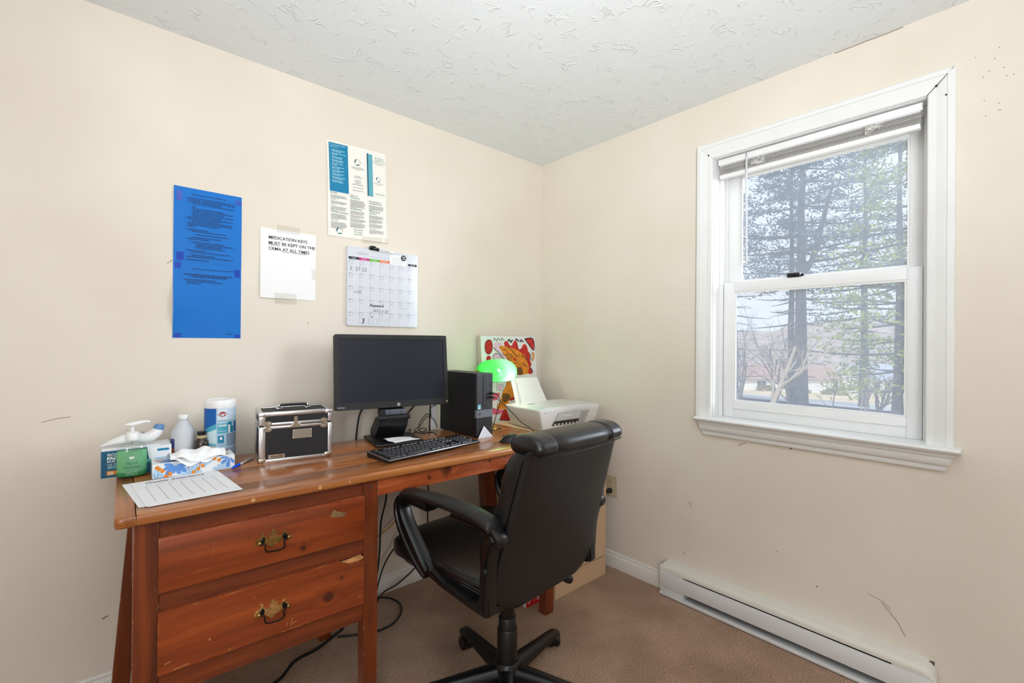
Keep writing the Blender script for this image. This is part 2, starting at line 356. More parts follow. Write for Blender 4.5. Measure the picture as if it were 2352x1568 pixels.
# hairline gap where the ceiling paint stops
g = G(); add_stroke(g, [(1.55, H-0.0025), (1.60, H-0.003), (1.64, H-0.002), (1.70, H-0.0035), (1.75, H-0.0025)], 0.003, 0, FR, 0.0006); g.build('paint_gap', M_scuff, wall_right, smooth=0)

# ================================================================== window_1
win = struct('window_1')
def cas(name, pts_fn):
    # pts_fn(w) -> the two end points of the strip at distance w from the opening
    prof = [(0.000, 0.000), (0.000, 0.011), (0.003, 0.014), (0.019, 0.0145), (0.021, 0.012), (0.024, 0.0125), (0.036, 0.0165), (0.049, 0.0185), (0.051, 0.0215), (0.066, 0.0215), (0.070, 0.018), (0.070, 0.0)]
    r0 = []; r1 = []
    for w, t in prof:
        (ya, za), (yb, zb) = pts_fn(w); r0.append((-t, ya, za)); r1.append((-t, yb, zb))
    g = G(); g.loft([r0, r1]); return g.build(name, M_trim, win, smooth=25)
cas('side_casing', lambda w: ((-1.0895+w, 0.862), (-1.0895+w, 2.0195+w)))
cas('side_casing', lambda w: ((-1.8155-w, 0.862), (-1.8155-w, 2.0195+w)))
cas('head_casing', lambda w: ((-1.0895+w+0.0002, 2.0200+w), (-1.8155-w, 2.0200+w)))
M_dirt = mat('dark_joint', srgb(44, 40, 36), 0.9)
g = G()
for s_, y in ((1, -1.0895), (-1, -1.8155)): g.add([(-0.0146, y, 2.0185), (-0.0222, y+s_*0.066, 2.0845), (-0.0222, y+s_*0.066+0.0012, 2.0855), (-0.0146, y+0.0016, 2.0200)], [(0, 1, 2, 3)])
g.build('mitre_joint', M_dirt, win, smooth=0)
for y, z in ((-1.073, 2.037), (-1.838, 2.042), (-1.862, 2.003)):
    G().sphere((-0.0165, y, z), 0.0035, 8, 6).build('nail_hole', M_dirt, win)
g = G(); prof = [(0.139, 0.862), (-0.052, 0.862), (-0.058, 0.860), (-0.061, 0.856), (-0.058, 0.848), (-0.050, 0.844), (0.0, 0.844), (0.0, 0.8495), (0.139, 0.8495)]
g.loft([[(x, y, z) for x, z in prof] for y in (-1.031, -1.904)]); g.build('window_stool', M_trim, win, smooth=50)
g = G(); prof = [(0, 0.8438), (-0.040, 0.8438), (-0.040, 0.835), (-0.037, 0.830), (-0.034, 0.828), (-0.033, 0.818), (-0.029, 0.806), (-0.022, 0.800), (-0.018, 0.798), (-0.017, 0.786), (-0.015, 0.782), (0, 0.782)]
g.loft([[(x, -1.041-(0.8438-z)*0.18, z) for x, z in prof], [(x, -1.893+(0.8438-z)*0.47, z) for x, z in prof]]); g.build('window_apron', M_trim, win, smooth=35)
# jambs
g = G(); g.box((0, -1.0915, WZ0), (0.14, -1.0895, WZ1)); g.box((0.062, -1.107, WZ0), (0.14, -1.0915, WZ1)); g.box((0.099, -1.112, WZ0), (0.103, -1.107, WZ1)); g.build('side_jamb', M_vinyl, win, smooth=0)
g = G(); g.box((0, -1.8155, WZ0), (0.14, -1.8135, WZ1)); g.box((0.062, -1.8135, WZ0), (0.14, -1.799, WZ1)); g.box((0.099, -1.799, WZ0), (0.103, -1.794, WZ1)); g.build('side_jamb', M_vinyl, win, smooth=0)
g = G(); g.box((0, WY0, 2.018), (0.14, WY1, 2.02)); g.box((0.062, -1.799, 1.995), (0.14, -1.107, 2.018)); g.build('head_jamb', M_vinyl, win, smooth=0)
M_pane = glass_mat('window_glass', (0.93, 0.96, 1.0, 1), 0.09, (0.72, 0.84, 1.0, 1), 0.05)  # pale blue veil over the view is put in by tint and haze
def sash(name, x0, x1, yo, yi, z0, z1, gz0, gz1, gy0, gy1):
    s = struct(name); s.parent = win
    e = 0.0015
    G().box((x0, gy0, z0), (x1, yo, z1), 0.002).build('sash_stile', M_vinyl, s)
    G().box((x0, yi, z0), (x1, gy1, z1), 0.002).build('sash_stile', M_vinyl, s)
    G().box((x0, gy1, gz1), (x1, gy0, z1-e), 0.002).build('top_rail', M_vinyl, s)
    g = G().box((x0, gy1, z0), (x1, gy0, gz0), 0.002)
    if name == 'lower_sash': g.box((x0-0.006, gy1, z0+0.040), (x0+0.002, gy0, z0+0.046), 0.002)
    g.build('bottom_rail', M_vinyl, s)
    # stepped glazing bead
    g = G(); w = 0.007
    for a, b in (((x0+0.004, gy1, gz0), (x0+0.012, gy0, gz0+w)), ((x0+0.004, gy1, gz1-w), (x0+0.012, gy0, gz1)), ((x0+0.004, gy0-w, gz0+w), (x0+0.012, gy0, gz1-w)), ((x0+0.004, gy1, gz0+w), (x0+0.012, gy1+w, gz1-w))): g.box(a, b)
    g.build('glazing_bead', M_vinyl, s, smooth=0)
    xm = (x0+x1)/2; G().box((xm-0.002, gy1-0.004, gz0-0.004), (xm+0.002, gy0+0.004, gz1+0.004)).build('pane', M_pane, s, smooth=0)
    return s
ls = sash('lower_sash', 0.066, 0.096, -1.109, -1.797, 0.8622, 1.466, 0.934, 1.423, -1.155, -1.754)
us = sash('upper_sash', 0.104, 0.134, -1.109, -1.797, 1.436, 1.995, 1.472, 1.944, -1.165, -1.755)
g = G().box((0.060, -1.420, 1.4665), (0.084, -1.370, 1.4835), 0.004); g.cyl((0.078, -1.372, 1.475), (0.078, -1.428, 1.474), 0.005)
g.build('sash_latch', M_black_gloss, win)

# the blind, raised
bl = thing('window_blind', 'white slatted mini blind pulled up tight under the head of the window', 'blind', (0.03, -1.45, 2.0))
def B(g, name, m, **k): return g.build(name, m, bl, **k)
bl0 = Vector((0.03, -1.45, 2.0))
def bb(a, b, bev=0.0): return G().box(Vector(a)-bl0, Vector(b)-bl0, bev)
B(bb((0.018, -1.794, 1.986), (0.044, -1.108, 2.012), 0.002), 'headrail', M_white)
B(bb((0.0135, -1.800, 1.988), (0.0165, -1.104, 2.0135), 0.001), 'valance', M_white)
M_slat = mat('ivory_slat', srgb(226, 222, 218), 0.45)
slat = G()
rr = random.Random(4)
def slat_geo(n=1):
    g = G(); prof = [(-0.0125, 0.0), (-0.006, 0.0014), (0, 0.0019), (0.006, 0.0014), (0.0125, 0.0)]
    g.loft([[(x, y, z) for x, z in prof]+[(x, y, z-0.0006) for x, z in prof[::-1]] for y in (-0.3425, 0.3425)]); return g
s0 = slat_geo().build('slat', M_slat, bl)
for i in range(11):
    o = s0 if i == 0 else copy_part(s0, bl)
    o.location = Vector((0.03+rr.uniform(-0.003, 0.003), -1.451+rr.uniform(-0.002, 0.002), 1.983-0.0031*i))-bl0; o.rotation_euler = (rr.uniform(-0.002, 0.002), rr.uniform(-0.08, 0.08), 0)
B(bb((0.0165, -1.794, 1.9285), (0.0435, -1.108, 1.9455), 0.003), 'bottom_rail', M_white)
for yy in (-1.275, -1.665):
    g = G()
    for k in range(7):
        p = [(0.0115+rr.uniform(-0.003, 0.001), yy+rr.uniform(-0.03, 0.03), 1.965+rr.uniform(-0.018, 0.02)) for _ in range(5)]
        g.tube([q-bl0 for q in smoothpts(p, 5)], 0.0008, 5)
    B(g, 'ladder_cord', M_slat)
M_wand = mat('clear_wand', srgb(235, 235, 240), 0.15, trans=0.3)
g = G().tube([Vector(p)-bl0 for p in ((0.008, -1.2285, 1.995), (0.008, -1.229, 1.78), (0.008, -1.231, 1.532))], [0.0045, 0.004, 0.004], 6); B(g, 'tilt_wand', M_wand)
g = G().tube([Vector(p)-bl0 for p in smoothpts([(0.012, -1.2285, 2.004), (0.006, -1.2285, 2.010), (0.004, -1.2285, 2.003), (0.008, -1.2285, 1.996)], 5)], 0.0016, 6); B(g, 'wand_hook', M_chrome)

# ================================================================== electric baseboard heater
ht = thing('baseboard_heater', 'long white electric baseboard heater on the wall below the window', 'heater', (0, -1.36, 0))
M_heater = mat('cream_heater_enamel', srgb(222, 218, 208), 0.38, var=(9, 0.02))
M_heater2 = mat('white_heater_enamel', srgb(226, 226, 226), 0.34)
M_hdark = mat('heater_inside', srgb(78, 68, 60), 0.6)
def hp(g, name, m, **k): return g.build(name, m, ht, **k)
Y0, Y1 = 0.49, -0.49            # along the wall, about y = -1.36
def hcover():
    g = G(); prof = [(0.0, 0.151), (-0.040, 0.147), (-0.052, 0.143), (-0.059, 0.136), (-0.0615, 0.127), (-0.0615, 0.119), (-0.0595, 0.119), (-0.0595, 0.127), (-0.057, 0.134), (-0.051, 0.140), (-0.040, 0.1445), (0.0, 0.148)]
    rings = []
    for y, s_, dz in ((Y1, 0.80, -0.034), (Y1+0.006, 0.90, -0.018), (Y1+0.016, 0.97, -0.006), (Y1+0.030, 1, 0), (Y0-0.012, 1, 0), (Y0-0.004, 0.985, -0.003), (Y0, 0.95, -0.008)):
        rings.append([(x*s_, y, z+dz) for x, z in prof])
    g.loft(rings); return g
hp(hcover(), 'top_cover', M_heater)
hp(G().box((-0.0630, Y1+0.004, 0.046), (-0.0615, Y0-0.002, 0.1135), 0.0006).box((-0.0615, Y1+0.004, 0.108), (-0.057, Y0-0.002, 0.1125)), 'front_panel', M_heater2)
hp(G().box((-0.062, Y1+0.004, 0.004), (0, Y0, 0.016), 0.002).box((-0.0635, Y1+0.004, 0.004), (-0.0615, Y0, 0.019), 0.0005), 'bottom_channel', M_heater2)
hp(G().box((-0.010, Y1+0.01, 0.016), (-0.0, Y0-0.01, 0.147)), 'back_plate', M_hdark)
for a, b in ((Y0-0.118, Y0-0.003), (Y1+0.005, Y1+0.112)):
    hp(G().box((-0.060, a, 0.016), (-0.010, b, 0.120), 0.002).box((-0.0612, a, 0.1135), (-0.058, b, 0.119)), 'wiring_box', M_heater2)
hp(G().box((-0.060, Y1, 0.01), (0, Y1+0.006, 0.113), 0.002), 'end_cap', M_heater); hp(G().box((-0.0615, Y0-0.004, 0.03), (0, Y0, 0.140), 0.001), 'end_cap', M_heater)
g = G()
for i in range(74):
    y = Y0-0.13-i*0.0099; g.box((-0.052, y, 0.058), (-0.014, y+0.0012, 0.106))
o = hp(g, 'heating_fins', mat('dull_fin_metal', srgb(120, 112, 104), 0.45, metal=0.7), smooth=0); o['kind'] = 'stuff'
hp(G().cyl((-0.033, Y0-0.12, 0.082), (-0.033, Y1+0.11, 0.082), 0.008), 'heating_tube', M_hdark)

# ================================================================== wall outlet and plug
ol = thing('wall_outlet', 'almond duplex electrical outlet on the window wall beside the filing cabinet', 'outlet', (0, -0.5425, 0.426))
M_almond = mat('almond_plastic', srgb(206, 190, 158), 0.35); M_slot = mat('outlet_slot', srgb(40, 32, 22), 0.6)
FO = frame((-0.0005, 0, 0), (0, -1, 0), (0, 0, 1))
g = G(); g.prism(rrect(-0.0385, -0.056, 0.0385, 0.056, 0.004), 0, 0.0045, 0, FO); g.build('cover_plate', M_almond, ol, smooth=25)
for zz in (0.024, -0.024):
    g = G(); sh = [(0.0165*cos(a), max(-0.0125, min(0.0125, 0.0165*sin(a)))+zz) for a in [2*pi*i/28 for i in range(28)]]; g.prism(sh, 0.003, 0.0062, 0, FO)
    if zz > 0:
        for a, b, c, d in ((-0.0078, 0.001, -0.0058, 0.009), (0.0058, 0.001, 0.0078, 0.008)): g.rect(a, zz+b, c, zz+d, 1, FO, 0.0065)
        g.poly(ell(0, zz-0.007, 0.0026, 0.0026), 1, FO, 0.0065)
    g.build('receptacle', [M_almond, M_slot], ol, smooth=25)
G().cyl(FO @ Vector((0, 0, 0.0035)), FO @ Vector((0, 0, 0.0055)), 0.003, n=10).build('screw', M_almond, ol)
pl = thing('power_plug', 'black plug with its cord in the lower socket beside the filing cabinet', 'plug', (-0.0065, -0.5425, 0.402))
g = G(); g.tube([(0, 0, 0), (-0.010, 0, 0), (-0.018, 0.002, 0), (-0.024, 0.006, -0.001), (-0.027, 0.016, -0.002)], [0.0135, 0.0135, 0.012, 0.009, 0.006], 12); g.build('plug_body', M_rubber, pl)
g = G(); g.tube(smoothpts([(-0.026, 0.014, -0.002), (-0.030, 0.04, -0.004), (-0.028, 0.10, -0.03), (-0.022, 0.16, -0.12), (-0.02, 0.20, -0.25)], 6), 0.0035, 8); g.build('cord', M_rubber, pl)

# ================================================================== outdoors
def gz(x): return -0.75-0.07*x
M_ground = mat('dry_winter_grass', srgb(205, 186, 150), 0.95, var=(0.5, 0.25)); M_road = mat('pale_asphalt', srgb(176, 178, 184), 0.9, var=(0.8, 0.08))
g = G()
rr = random.Random(2)
g.grid(lambda u, v: (0.4+u*300, -60+v*260, (gz(u*300) if u*300 < 100 else gz(100))+rr.uniform(-0.12, 0.12)*min(1, u*30)), 60, 50)
g.build('ground', M_ground, smooth=60, kind='structure')
g = G(); g.grid(lambda u, v: (33+u*10+2*sin(v*3), -30+v*90, gz(33+u*10)+0.16), 4, 40); g.build('road', M_road, smooth=60, kind='structure')
M_hill = mat('bare_wooded_hillside', srgb(168, 156, 150), 1.0, var=(0.25, 0.3))
def hillz(v): return 9.5+2.2*sin(v*7.1)+1.2*sin(v*17+1)+rr.uniform(-0.8, 0.8)
g = G(); hz = [hillz(j/90) for j in range(91)]
g.grid(lambda u, v: (150+u*80, -40+v*220, -9+(hz[int(round(v*90))]+9)*min(1, u*1.15)+(rr.uniform(-0.7, 0.7) if u > 0.1 else 0)), 14, 90); g.build('hills', M_hill, smooth=0, kind='structure')

M_bark = mat('dark_pine_bark', srgb(84, 78, 82), 0.95, bump=(14, 0.6, 4, 0.03), var=(5, 0.3)); M_twig = mat('bare_grey_wood', srgb(104, 94, 92), 0.95, var=(4, 0.2))
M_pale = mat('pale_grey_wood', srgb(176, 164, 150), 0.95, var=(4, 0.15))
M_needle = mat('blue_green_needles', srgb(74, 98, 112), 0.8, var=(2.0, 0.3)); M_needle2 = mat('yellow_green_needles', srgb(140, 152, 66), 0.8, var=(2.0, 0.35))
def tufts(g, c, n, R, size, rnd, flat=0.5):
    for _ in range(n):
        p = c + Vector((rnd.gauss(0, R), rnd.gauss(0, R), rnd.gauss(0, R*flat)))
        d = Vector((rnd.gauss(0, 1), rnd.gauss(0, 1), rnd.gauss(0.25, 0.6))).normalized()*size*rnd.uniform(0.6, 1.3)
        w = d.cross(Vector((rnd.gauss(0, 1), rnd.gauss(0, 1), rnd.gauss(0, 1)))).normalized()*size*0.16
        g.v += [tuple(p-w), tuple(p+w), tuple(p+d)]; b = len(g.v); g.f.append([b-3, b-2, b-1]); g.m.append(0); g.flat.append(False)
def pine(name, label, base, height, rt, crown, rad, seed, needle, nt=9, group='pines beyond the road verge', whorl=0.75, lean=(0, 0), bare_from=0.12, fork=False):
    rnd = random.Random(seed); t = thing(name, label, 'tree', base, 0, group)
    def axis(z): return Vector((lean[0]*z/height, lean[1]*z/height, z))
    g = G(); n = 10; g.tube([axis(height*i/n)+Vector((rnd.uniform(-.05, .05), rnd.uniform(-.05, .05), 0)) for i in range(n+1)], [rt*(1-0.9*(i/n)**1.1)*(1.18 if i == 0 else 1) for i in range(n+1)], 10)
    if fork: g.tube([axis(7.6), axis(8.6)+Vector((-0.05, -0.55, 0)), axis(10.2)+Vector((-0.1, -0.95, 0)), axis(12.5)+Vector((-0.1, -1.5, 0))], [rt*0.5, rt*0.42, rt*0.36, rt*0.2], 8)
    g.build('trunk', M_bark, t)
    gb = G(); gf = G(); z = height*bare_from
    while z < height*0.98:
        k = rnd.randint(3, 5); a0 = rnd.uniform(0, 6.28); fr = (z-crown)/(height-crown); live = z > crown
        L0 = rad*(1-max(0, fr)**1.6*0.85) if live else rad*rnd.uniform(0.25, 0.7)
        for i in range(k):
            a = a0+i*2*pi/k+rnd.uniform(-.4, .4); L = L0*rnd.uniform(0.55, 1.1); up = rnd.uniform(-0.12, 0.16) if live else rnd.uniform(-0.15, 0.05)
            d = Vector((cos(a), sin(a), up)); P = [axis(z)+d*L*s_+Vector((0, 0, 0.10*L*s_*s_-0.12*L*s_)) for s_ in (0, .35, .7, 1)]
            gb.tube(P, [0.016*L+0.012, 0.012*L+0.008, 0.008*L+0.005, 0.006], 4)
            for _ in range(3 if live else 4):
                s_ = rnd.uniform(.35, .95); q = P[0].lerp(P[3], s_); e = q+Vector((rnd.gauss(0, 1), rnd.gauss(0, 1), rnd.gauss(0.1, .4))).normalized()*L*rnd.uniform(.12, .3)
                gb.tube([q, e], [0.012, 0.005], 3)
                if live: tufts(gf, e, nt, 0.22+0.03*L, 0.30, rnd)
            if live:
                for s_ in (.5, .68, .84, 1.0):
                    tufts(gf, P[0].lerp(P[3], s_)+Vector((0, 0, 0.05)), int(nt*1.4), 0.16+0.075*L, 0.30, rnd, 0.4)
        z += whorl*rnd.uniform(.7, 1.25)
    b = gb.build('branches', M_bark, t, smooth=0, recalc=False); b['kind'] = 'stuff'
    f = gf.build('needles', needle, t, smooth=0, recalc=False); f['kind'] = 'stuff'
    return t
pine('pine_tree', 'tall blue-green pine with a thick dark trunk, seen through the middle of the window', (27.2, 6.7, gz(27.2)-0.1), 19, 0.36, 6.6, 4.6, 11, M_needle, 11, fork=True)
pine('pine_tree', 'slimmer dark pine trunk standing just left behind the thick pine trunk', (29.2, 7.8, gz(29.2)-0.1), 17, 0.22, 9.5, 2.6, 12, M_needle, 8)
pine('pine_tree', 'yellow-green pine with low boughs at the right edge of the window view', (22.6, 1.75, gz(22.6)-0.1), 14.5, 0.20, 1.7, 3.3, 13, M_needle2, 10, whorl=0.8)
pine('pine_tree', 'far grey-green pine whose crown fills the gap between the two nearer pines', (38, 6.0, gz(38)-0.1), 21, 0.28, 6.5, 4.6, 14, mat('grey_green_needles', srgb(112, 130, 112), 0.8, var=(2.0, 0.3)), 9)
pine('pine_tree', 'far blue pine showing at the left edge of the upper pane', (36, 14.0, gz(36)-0.1), 17, 0.25, 8.5, 4.0, 15, M_needle, 8)
def bare(name, label, base, height, r, seed, m, lean=(0, 0), spread=0.45, group='leafless trees between the house and the road'):
    rnd = random.Random(seed); t = thing(name, label, 'tree', base, 0, group); gt = G(); gbr = G()
    def grow(p, d, L, rad, depth, g):
        n = 4; P = [p]; q = p
        for i in range(n):
            d = (d+Vector((rnd.gauss(0, .10), rnd.gauss(0, .10), rnd.gauss(0.04, .05)))).normalized(); q = q+d*L/n; P.append(q)
        g.tube(P, [rad*(1-0.5*i/n) for i in range(n+1)], 6 if depth == 0 else 4 if depth < 2 else 3)
        if depth >= 4 or rad < 0.004: return
        for k in range(rnd.randint(3, 4) if depth < 2 else rnd.randint(2, 4)):
            s_ = rnd.uniform(.3, 1); b = P[min(n, int(s_*n)+0)]
            nd = (d+Vector((rnd.gauss(0, spread), rnd.gauss(0, spread), rnd.gauss(0.05, .25)))).normalized()
            grow(b, nd, L*rnd.uniform(.5, .78), rad*rnd.uniform(.38, .55), depth+1, gbr)
    grow(Vector((0, 0, 0)), Vector((lean[0], lean[1], 1)).normalized(), height*0.5, r, 0, gt)
    gt.build('trunk', m, t); o = gbr.build('branches', m, t, smooth=0, recalc=False); o['kind'] = 'stuff'
BT = [('forked grey bare tree nearest the left edge of the lower pane', (16.8, 5.55), 5.6, .075, M_twig, (0, .05)), ('thin upright bare sapling at the far left of the lower pane', (20.6, 7.3), 6.2, .06, M_twig, (0, -.02)),
      ('pale leaning bare trunk slanting up towards the thick pine', (17.2, 4.95), 6.6, .10, M_pale, (.15, -.26)), ('bare tree with dark stems left of the slim pine trunk', (21.9, 6.1), 6.4, .07, M_twig, (0, .03)),
      ('slender bare tree close beside the slim pine trunk', (23.6, 6.1), 6.8, .065, M_twig, (0, 0)), ('low twiggy bare tree in front of the white garage door', (24.8, 4.7), 3.4, .035, M_twig, (0, -.3)),
      ('grey leaning bare tree below the yellow-green pine', (26.2, 3.0), 4.0, .11, M_twig, (0, .18)), ('reddish bare sapling at the right edge of the lower pane', (19.5, 2.0), 3.4, .035, M_twig, (0, .1)),
      ('pale thin bare sapling right of the leaning tree', (21.0, 2.75), 3.6, .03, M_pale, (0, -.12)), ('bushy bare tree before the small grey house', (30.0, 4.3), 4.2, .06, M_twig, (0, 0)),
      ('bare tree with crossing twigs far left before the ranch house', (30.0, 11.0), 6.0, .08, M_twig, (0, 0)), ('bare tree standing between the slim pine and the ranch windows', (33.0, 10.0), 6.6, .09, M_twig, (0, -.05))]
for i, (lb, (x, y), h, r, m, ln) in enumerate(BT): bare('bare_tree', lb, (x, y, gz(x)-0.05), h, r, 40+i, m, ln)

# houses
M_siding = mat('white_siding', srgb(238, 238, 236), 0.7); M_shing = mat('brown_roof_shingle', srgb(170, 142, 132), 0.9, var=(3, 0.12)); M_win = mat('dark_window', srgb(70, 78, 88), 0.15); M_slate = mat('blue_grey_roof', srgb(170, 180, 196), 0.9)
def house(name, label, A, Bp, base, hw, rise, depth, wins, doors, roof, over=0.5):
    A = Vector((A[0], A[1], base)); Bv = Vector((Bp[0], Bp[1], base)); L = (Bv-A).length
    t = thing(name, label, 'house', M=frame(A, Bv-A, Vector((0, 0, 1)).cross(Bv-A)))
    t['label'] = label
    G().box((0, 0, -0.6), (L, depth, hw)).prism([(0, hw), (depth, hw), (depth/2, hw+rise-0.05)], 0, L, 0, Matrix(((0, 0, 1, 0), (1, 0, 0, 0), (0, 1, 0, 0), (0, 0, 0, 1)))).build('wall', M_siding, t, smooth=0)
    for s_ in (0, 1):
        y0 = -over if s_ == 0 else depth+over; ym = depth/2; z0 = hw-over*rise/(depth/2); z1 = hw+rise; k = 0.12
        v = [(-over, y0, z0), (L+over, y0, z0), (L+over, ym, z1), (-over, ym, z1)]; v += [(a, b, c+k) for a, b, c in v]
        G().add(v, [(0, 1, 2, 3), (4, 7, 6, 5), (0, 4, 5, 1), (1, 5, 6, 2), (2, 6, 7, 3), (3, 7, 4, 0)]).build('roof', roof, t, smooth=0)
    for x0, x1, z0, z1 in wins:
        f = G().box((x0-.08, -0.06, z0-.08), (x1+.08, 0.02, z1+.08)).build('window', M_siding, t, smooth=0)
        G().box((x0, -0.08, z0), ((x0+x1)/2-0.03, -0.05, z1)).box(((x0+x1)/2+0.03, -0.08, z0), (x1, -0.05, z1)).build('pane', M_win, f, smooth=0)
    for x0, x1, z1, m, nm in doors:
        d = G().box((x0-.1, -0.05, -0.1), (x1+.1, 0.02, z1+.1)).build(nm, M_siding, t, smooth=0)
        g = G()
        for k in range(4): g.box((x0, -0.08, z1*k/4+0.02), (x1, -0.05, z1*(k+1)/4-0.02))
        g.build('door_panel', m, d, smooth=0)
    return t
house('ranch_house', 'long white ranch house with a brown roof and garage, beyond the trees', (75.5, 29.3), (87.1, 19.0), -6.7, 2.5, 1.9, 8, [(2.2, 3.6, 1.0, 2.0), (5.6, 7.2, 0.8, 2.1), (8.2, 9.3, 1.0, 2.0), (14.4, 15.1, 0.9, 2.1)], [(10.6, 13.9, 2.2, M_white, 'garage_door')], M_shing)
house('small_house', 'small house with a pale blue-grey roof behind the right-hand trees', (96.5, 17.4), (103.5, 11.0), -7.3, 2.8, 2.2, 8, [(1.2, 2.2, 0.9, 2.2), (3.0, 4.0, 0.9, 2.2), (6.0, 7.0, 0.9, 2.2)], [], M_slate)
M_shrub = mat('brown_green_shrub', srgb(150, 136, 90), 0.9, var=(6, 0.3))
def shrub(label, c, r, seed):
    rnd = random.Random(seed); t = thing('shrub', label, 'shrub', c, 0, 'shrubs along the ranch house'); g = G()
    for _ in range(240):
        d = Vector((rnd.gauss(0, 1), rnd.gauss(0, 1), abs(rnd.gauss(0, 1)))).normalized(); tufts(g, Vector((d.x*r*1.3, d.y*r*1.3, d.z*r*0.8)), 4, r*0.12, r*0.35, rnd)
    o = g.build('leaves', M_shrub, t, smooth=0, recalc=False); o['kind'] = 'stuff'
    G().tube([(0, 0, -0.4), (0, 0, r*0.5)], [0.08, 0.03], 5).build('stem', M_bark, t)
shrub('brown-green rounded shrub right of the garage door', (82.3, 18.6, gz(82)), 1.15, 1); shrub('brown-green shrub between the pine trunk and the garage', (78.5, 21.9, gz(78)), 0.8, 2); shrub('wide low shrub under the ranch house windows', (74.8, 25.6, gz(75)), 1.0, 3)
# ================================================================== the desk (local: x along the front, y to the back, z up)
DA = radians(-2.0); DO = Vector((-2.038, -0.607, 0))
def D(u, v, z): return (DO.x+u*cos(DA)-v*sin(DA), DO.y+u*sin(DA)+v*cos(DA), z)
desk = thing('desk', 'worn reddish-brown pine desk with two drawers on its left side', 'desk', DO, DA)
KN = [((0.505, 0.012, 0.405), 0.018), ((0.30, 0.012, 0.47), 0.004), ((0.545, 0.012, 0.452), 0.007), ((0.43, 0.012, 0.575), 0.009)]
R1, R2, R3 = srgb(88, 36, 14), srgb(140, 60, 22), srgb(172, 82, 34)
W_front = wood_mat('red_pine_front', R1, R2, R3, 0, knots=KN, across=20, along=1.3, rough=0.34)
W_frame = wood_mat('red_pine_frame', srgb(78, 32, 14), srgb(116, 50, 22), srgb(142, 68, 30), 0, across=30, along=2.0, seed=3.0, rough=0.38)
W_leg = wood_mat('red_pine_leg', srgb(80, 34, 14), srgb(114, 50, 20), srgb(142, 66, 28), 2, across=30, along=2.0, seed=5.0, rough=0.36)
W_apron = wood_mat('orange_pine_apron', srgb(110, 46, 22), srgb(156, 72, 34), srgb(186, 98, 50), 0, across=34, along=3.5, seed=8.0, rough=0.34, knots=[((0.86, 0.02, 0.705), 0.009), ((0.935, 0.02, 0.722), 0.022), ((1.13, 0.02, 0.722), 0.006)])
T1, T2, T3 = srgb(120, 66, 28), srgb(164, 98, 48), srgb(190, 124, 66)
W_top = wood_mat('honey_pine_top', T1, T2, T3, 0, across=34, along=1.8, seed=1.5, rough=0.30, coat=0.45, knots=[((0.715, 0.075, 0.762), 0.009)])
W_end = wood_mat('honey_pine_end', T1, T2, srgb(184, 118, 62), 1, across=34, along=2.2, seed=2.5, rough=0.3, coat=0.45)
W_raw = mat('raw_split_wood', srgb(196, 140, 84), 0.8, bump=(60, 0.6), var=(40, 0.25))
W_plug = mat('pale_wood_plug', srgb(206, 158, 104), 0.5)
def dp(g, name, m, parent=desk, **k): return g.build(name, m, parent, **k)
zt, zb = 0.762, 0.735
def plank(u0, u1, v0, v1, front=False):
    g = G()
    if front:        # softened front arris
        prof = [(v1, zb), (v1, zt-0.0012), (v1-0.0012, zt), (v0+0.009, zt), (v0+0.004, zt-0.0016), (v0+0.001, zt-0.005), (v0, zt-0.010), (v0, zb+0.006), (v0+0.002, zb+0.002), (v0+0.006, zb)]
        rr_ = random.Random(9); n = 46; rings = []
        for i in range(n+1):
            u = u0+(u1-u0)*i/n; w = rr_.uniform(0, 0.0016) if rr_.random() > 0.5 else 0
            rings.append([(u, v+(w if k in (4, 5, 6) else 0), z-(w if k in (3, 4) else 0)) for k, (v, z) in enumerate(prof)])
        g.loft(rings)
    else: g.box((u0, v0, zb), (u1, v1, zt), 0.0012)
    return dp(g, 'plank', W_top, smooth=50)
plank(0.0425, 1.4875, 0, 0.138, True); plank(0.0425, 1.4875, 0.1388, 0.335); plank(0.0425, 1.4875, 0.3358, 0.535)
for a, b, s_ in ((0.0, 0.0418, 1), (1.4882, 1.53, -1)):
    e = 0.012; pts = [(a, e), (a+e*0.3, e*0.3), (a+e, 0), (b, 0), (b, 0.535), (a, 0.535)] if s_ > 0 else [(a, 0), (b-e, 0), (b-e*0.3, e*0.3), (b, e), (b, 0.535), (a, 0.535)]
    g = G(); n = len(pts); cx, cy = (a+b)/2, 0.27
    def ins(k): return [(x+(cx-x)*k/0.03*0.5, y+(cy-y)*k/0.27) for x, y in pts]
    rings = [[(x, y, z) for x, y in ins(k)] for z, k in ((zb, 0.004), (zb+0.004, 0), (zt-0.007, 0), (zt-0.002, 0.002), (zt, 0.006))]
    g.loft(rings); dp(g, 'breadboard_end', W_end, smooth=50)
for u in (0.295, 0.475, 0.565):
    g = G().cyl((u, -0.0006, 0.7475), (u, 0.004, 0.7475), 0.0055 if u != 0.565 else 0.003, n=14); dp(g, 'wood_plug', W_plug)
# legs
def leg(g): return dp(g, 'leg', W_leg, smooth=20)
leg(G().box((0.036, 0.018, 0), (0.088, 0.062, zb), 0.002)); leg(G().box((0.620, 0.018, 0), (0.668, 0.064, zb), 0.002)); leg(G().box((1.438, 0.016, 0), (1.486, 0.060, zb), 0.002))
def splay(u0, u1, v0, v1, du):
    g = G(); g.loft([[(u+du*k, v, z) for u, v in ((u0, v0), (u1, v0), (u1, v1), (u0, v1))] for z, k in ((0, 1), (zb, 0))]); return g
leg(splay(0.040, 0.086, 0.452, 0.498, -0.055)); leg(splay(0.62, 0.666, 0.452, 0.498, 0.0)); leg(splay(1.395, 1.465, 0.440, 0.492, 0.06))
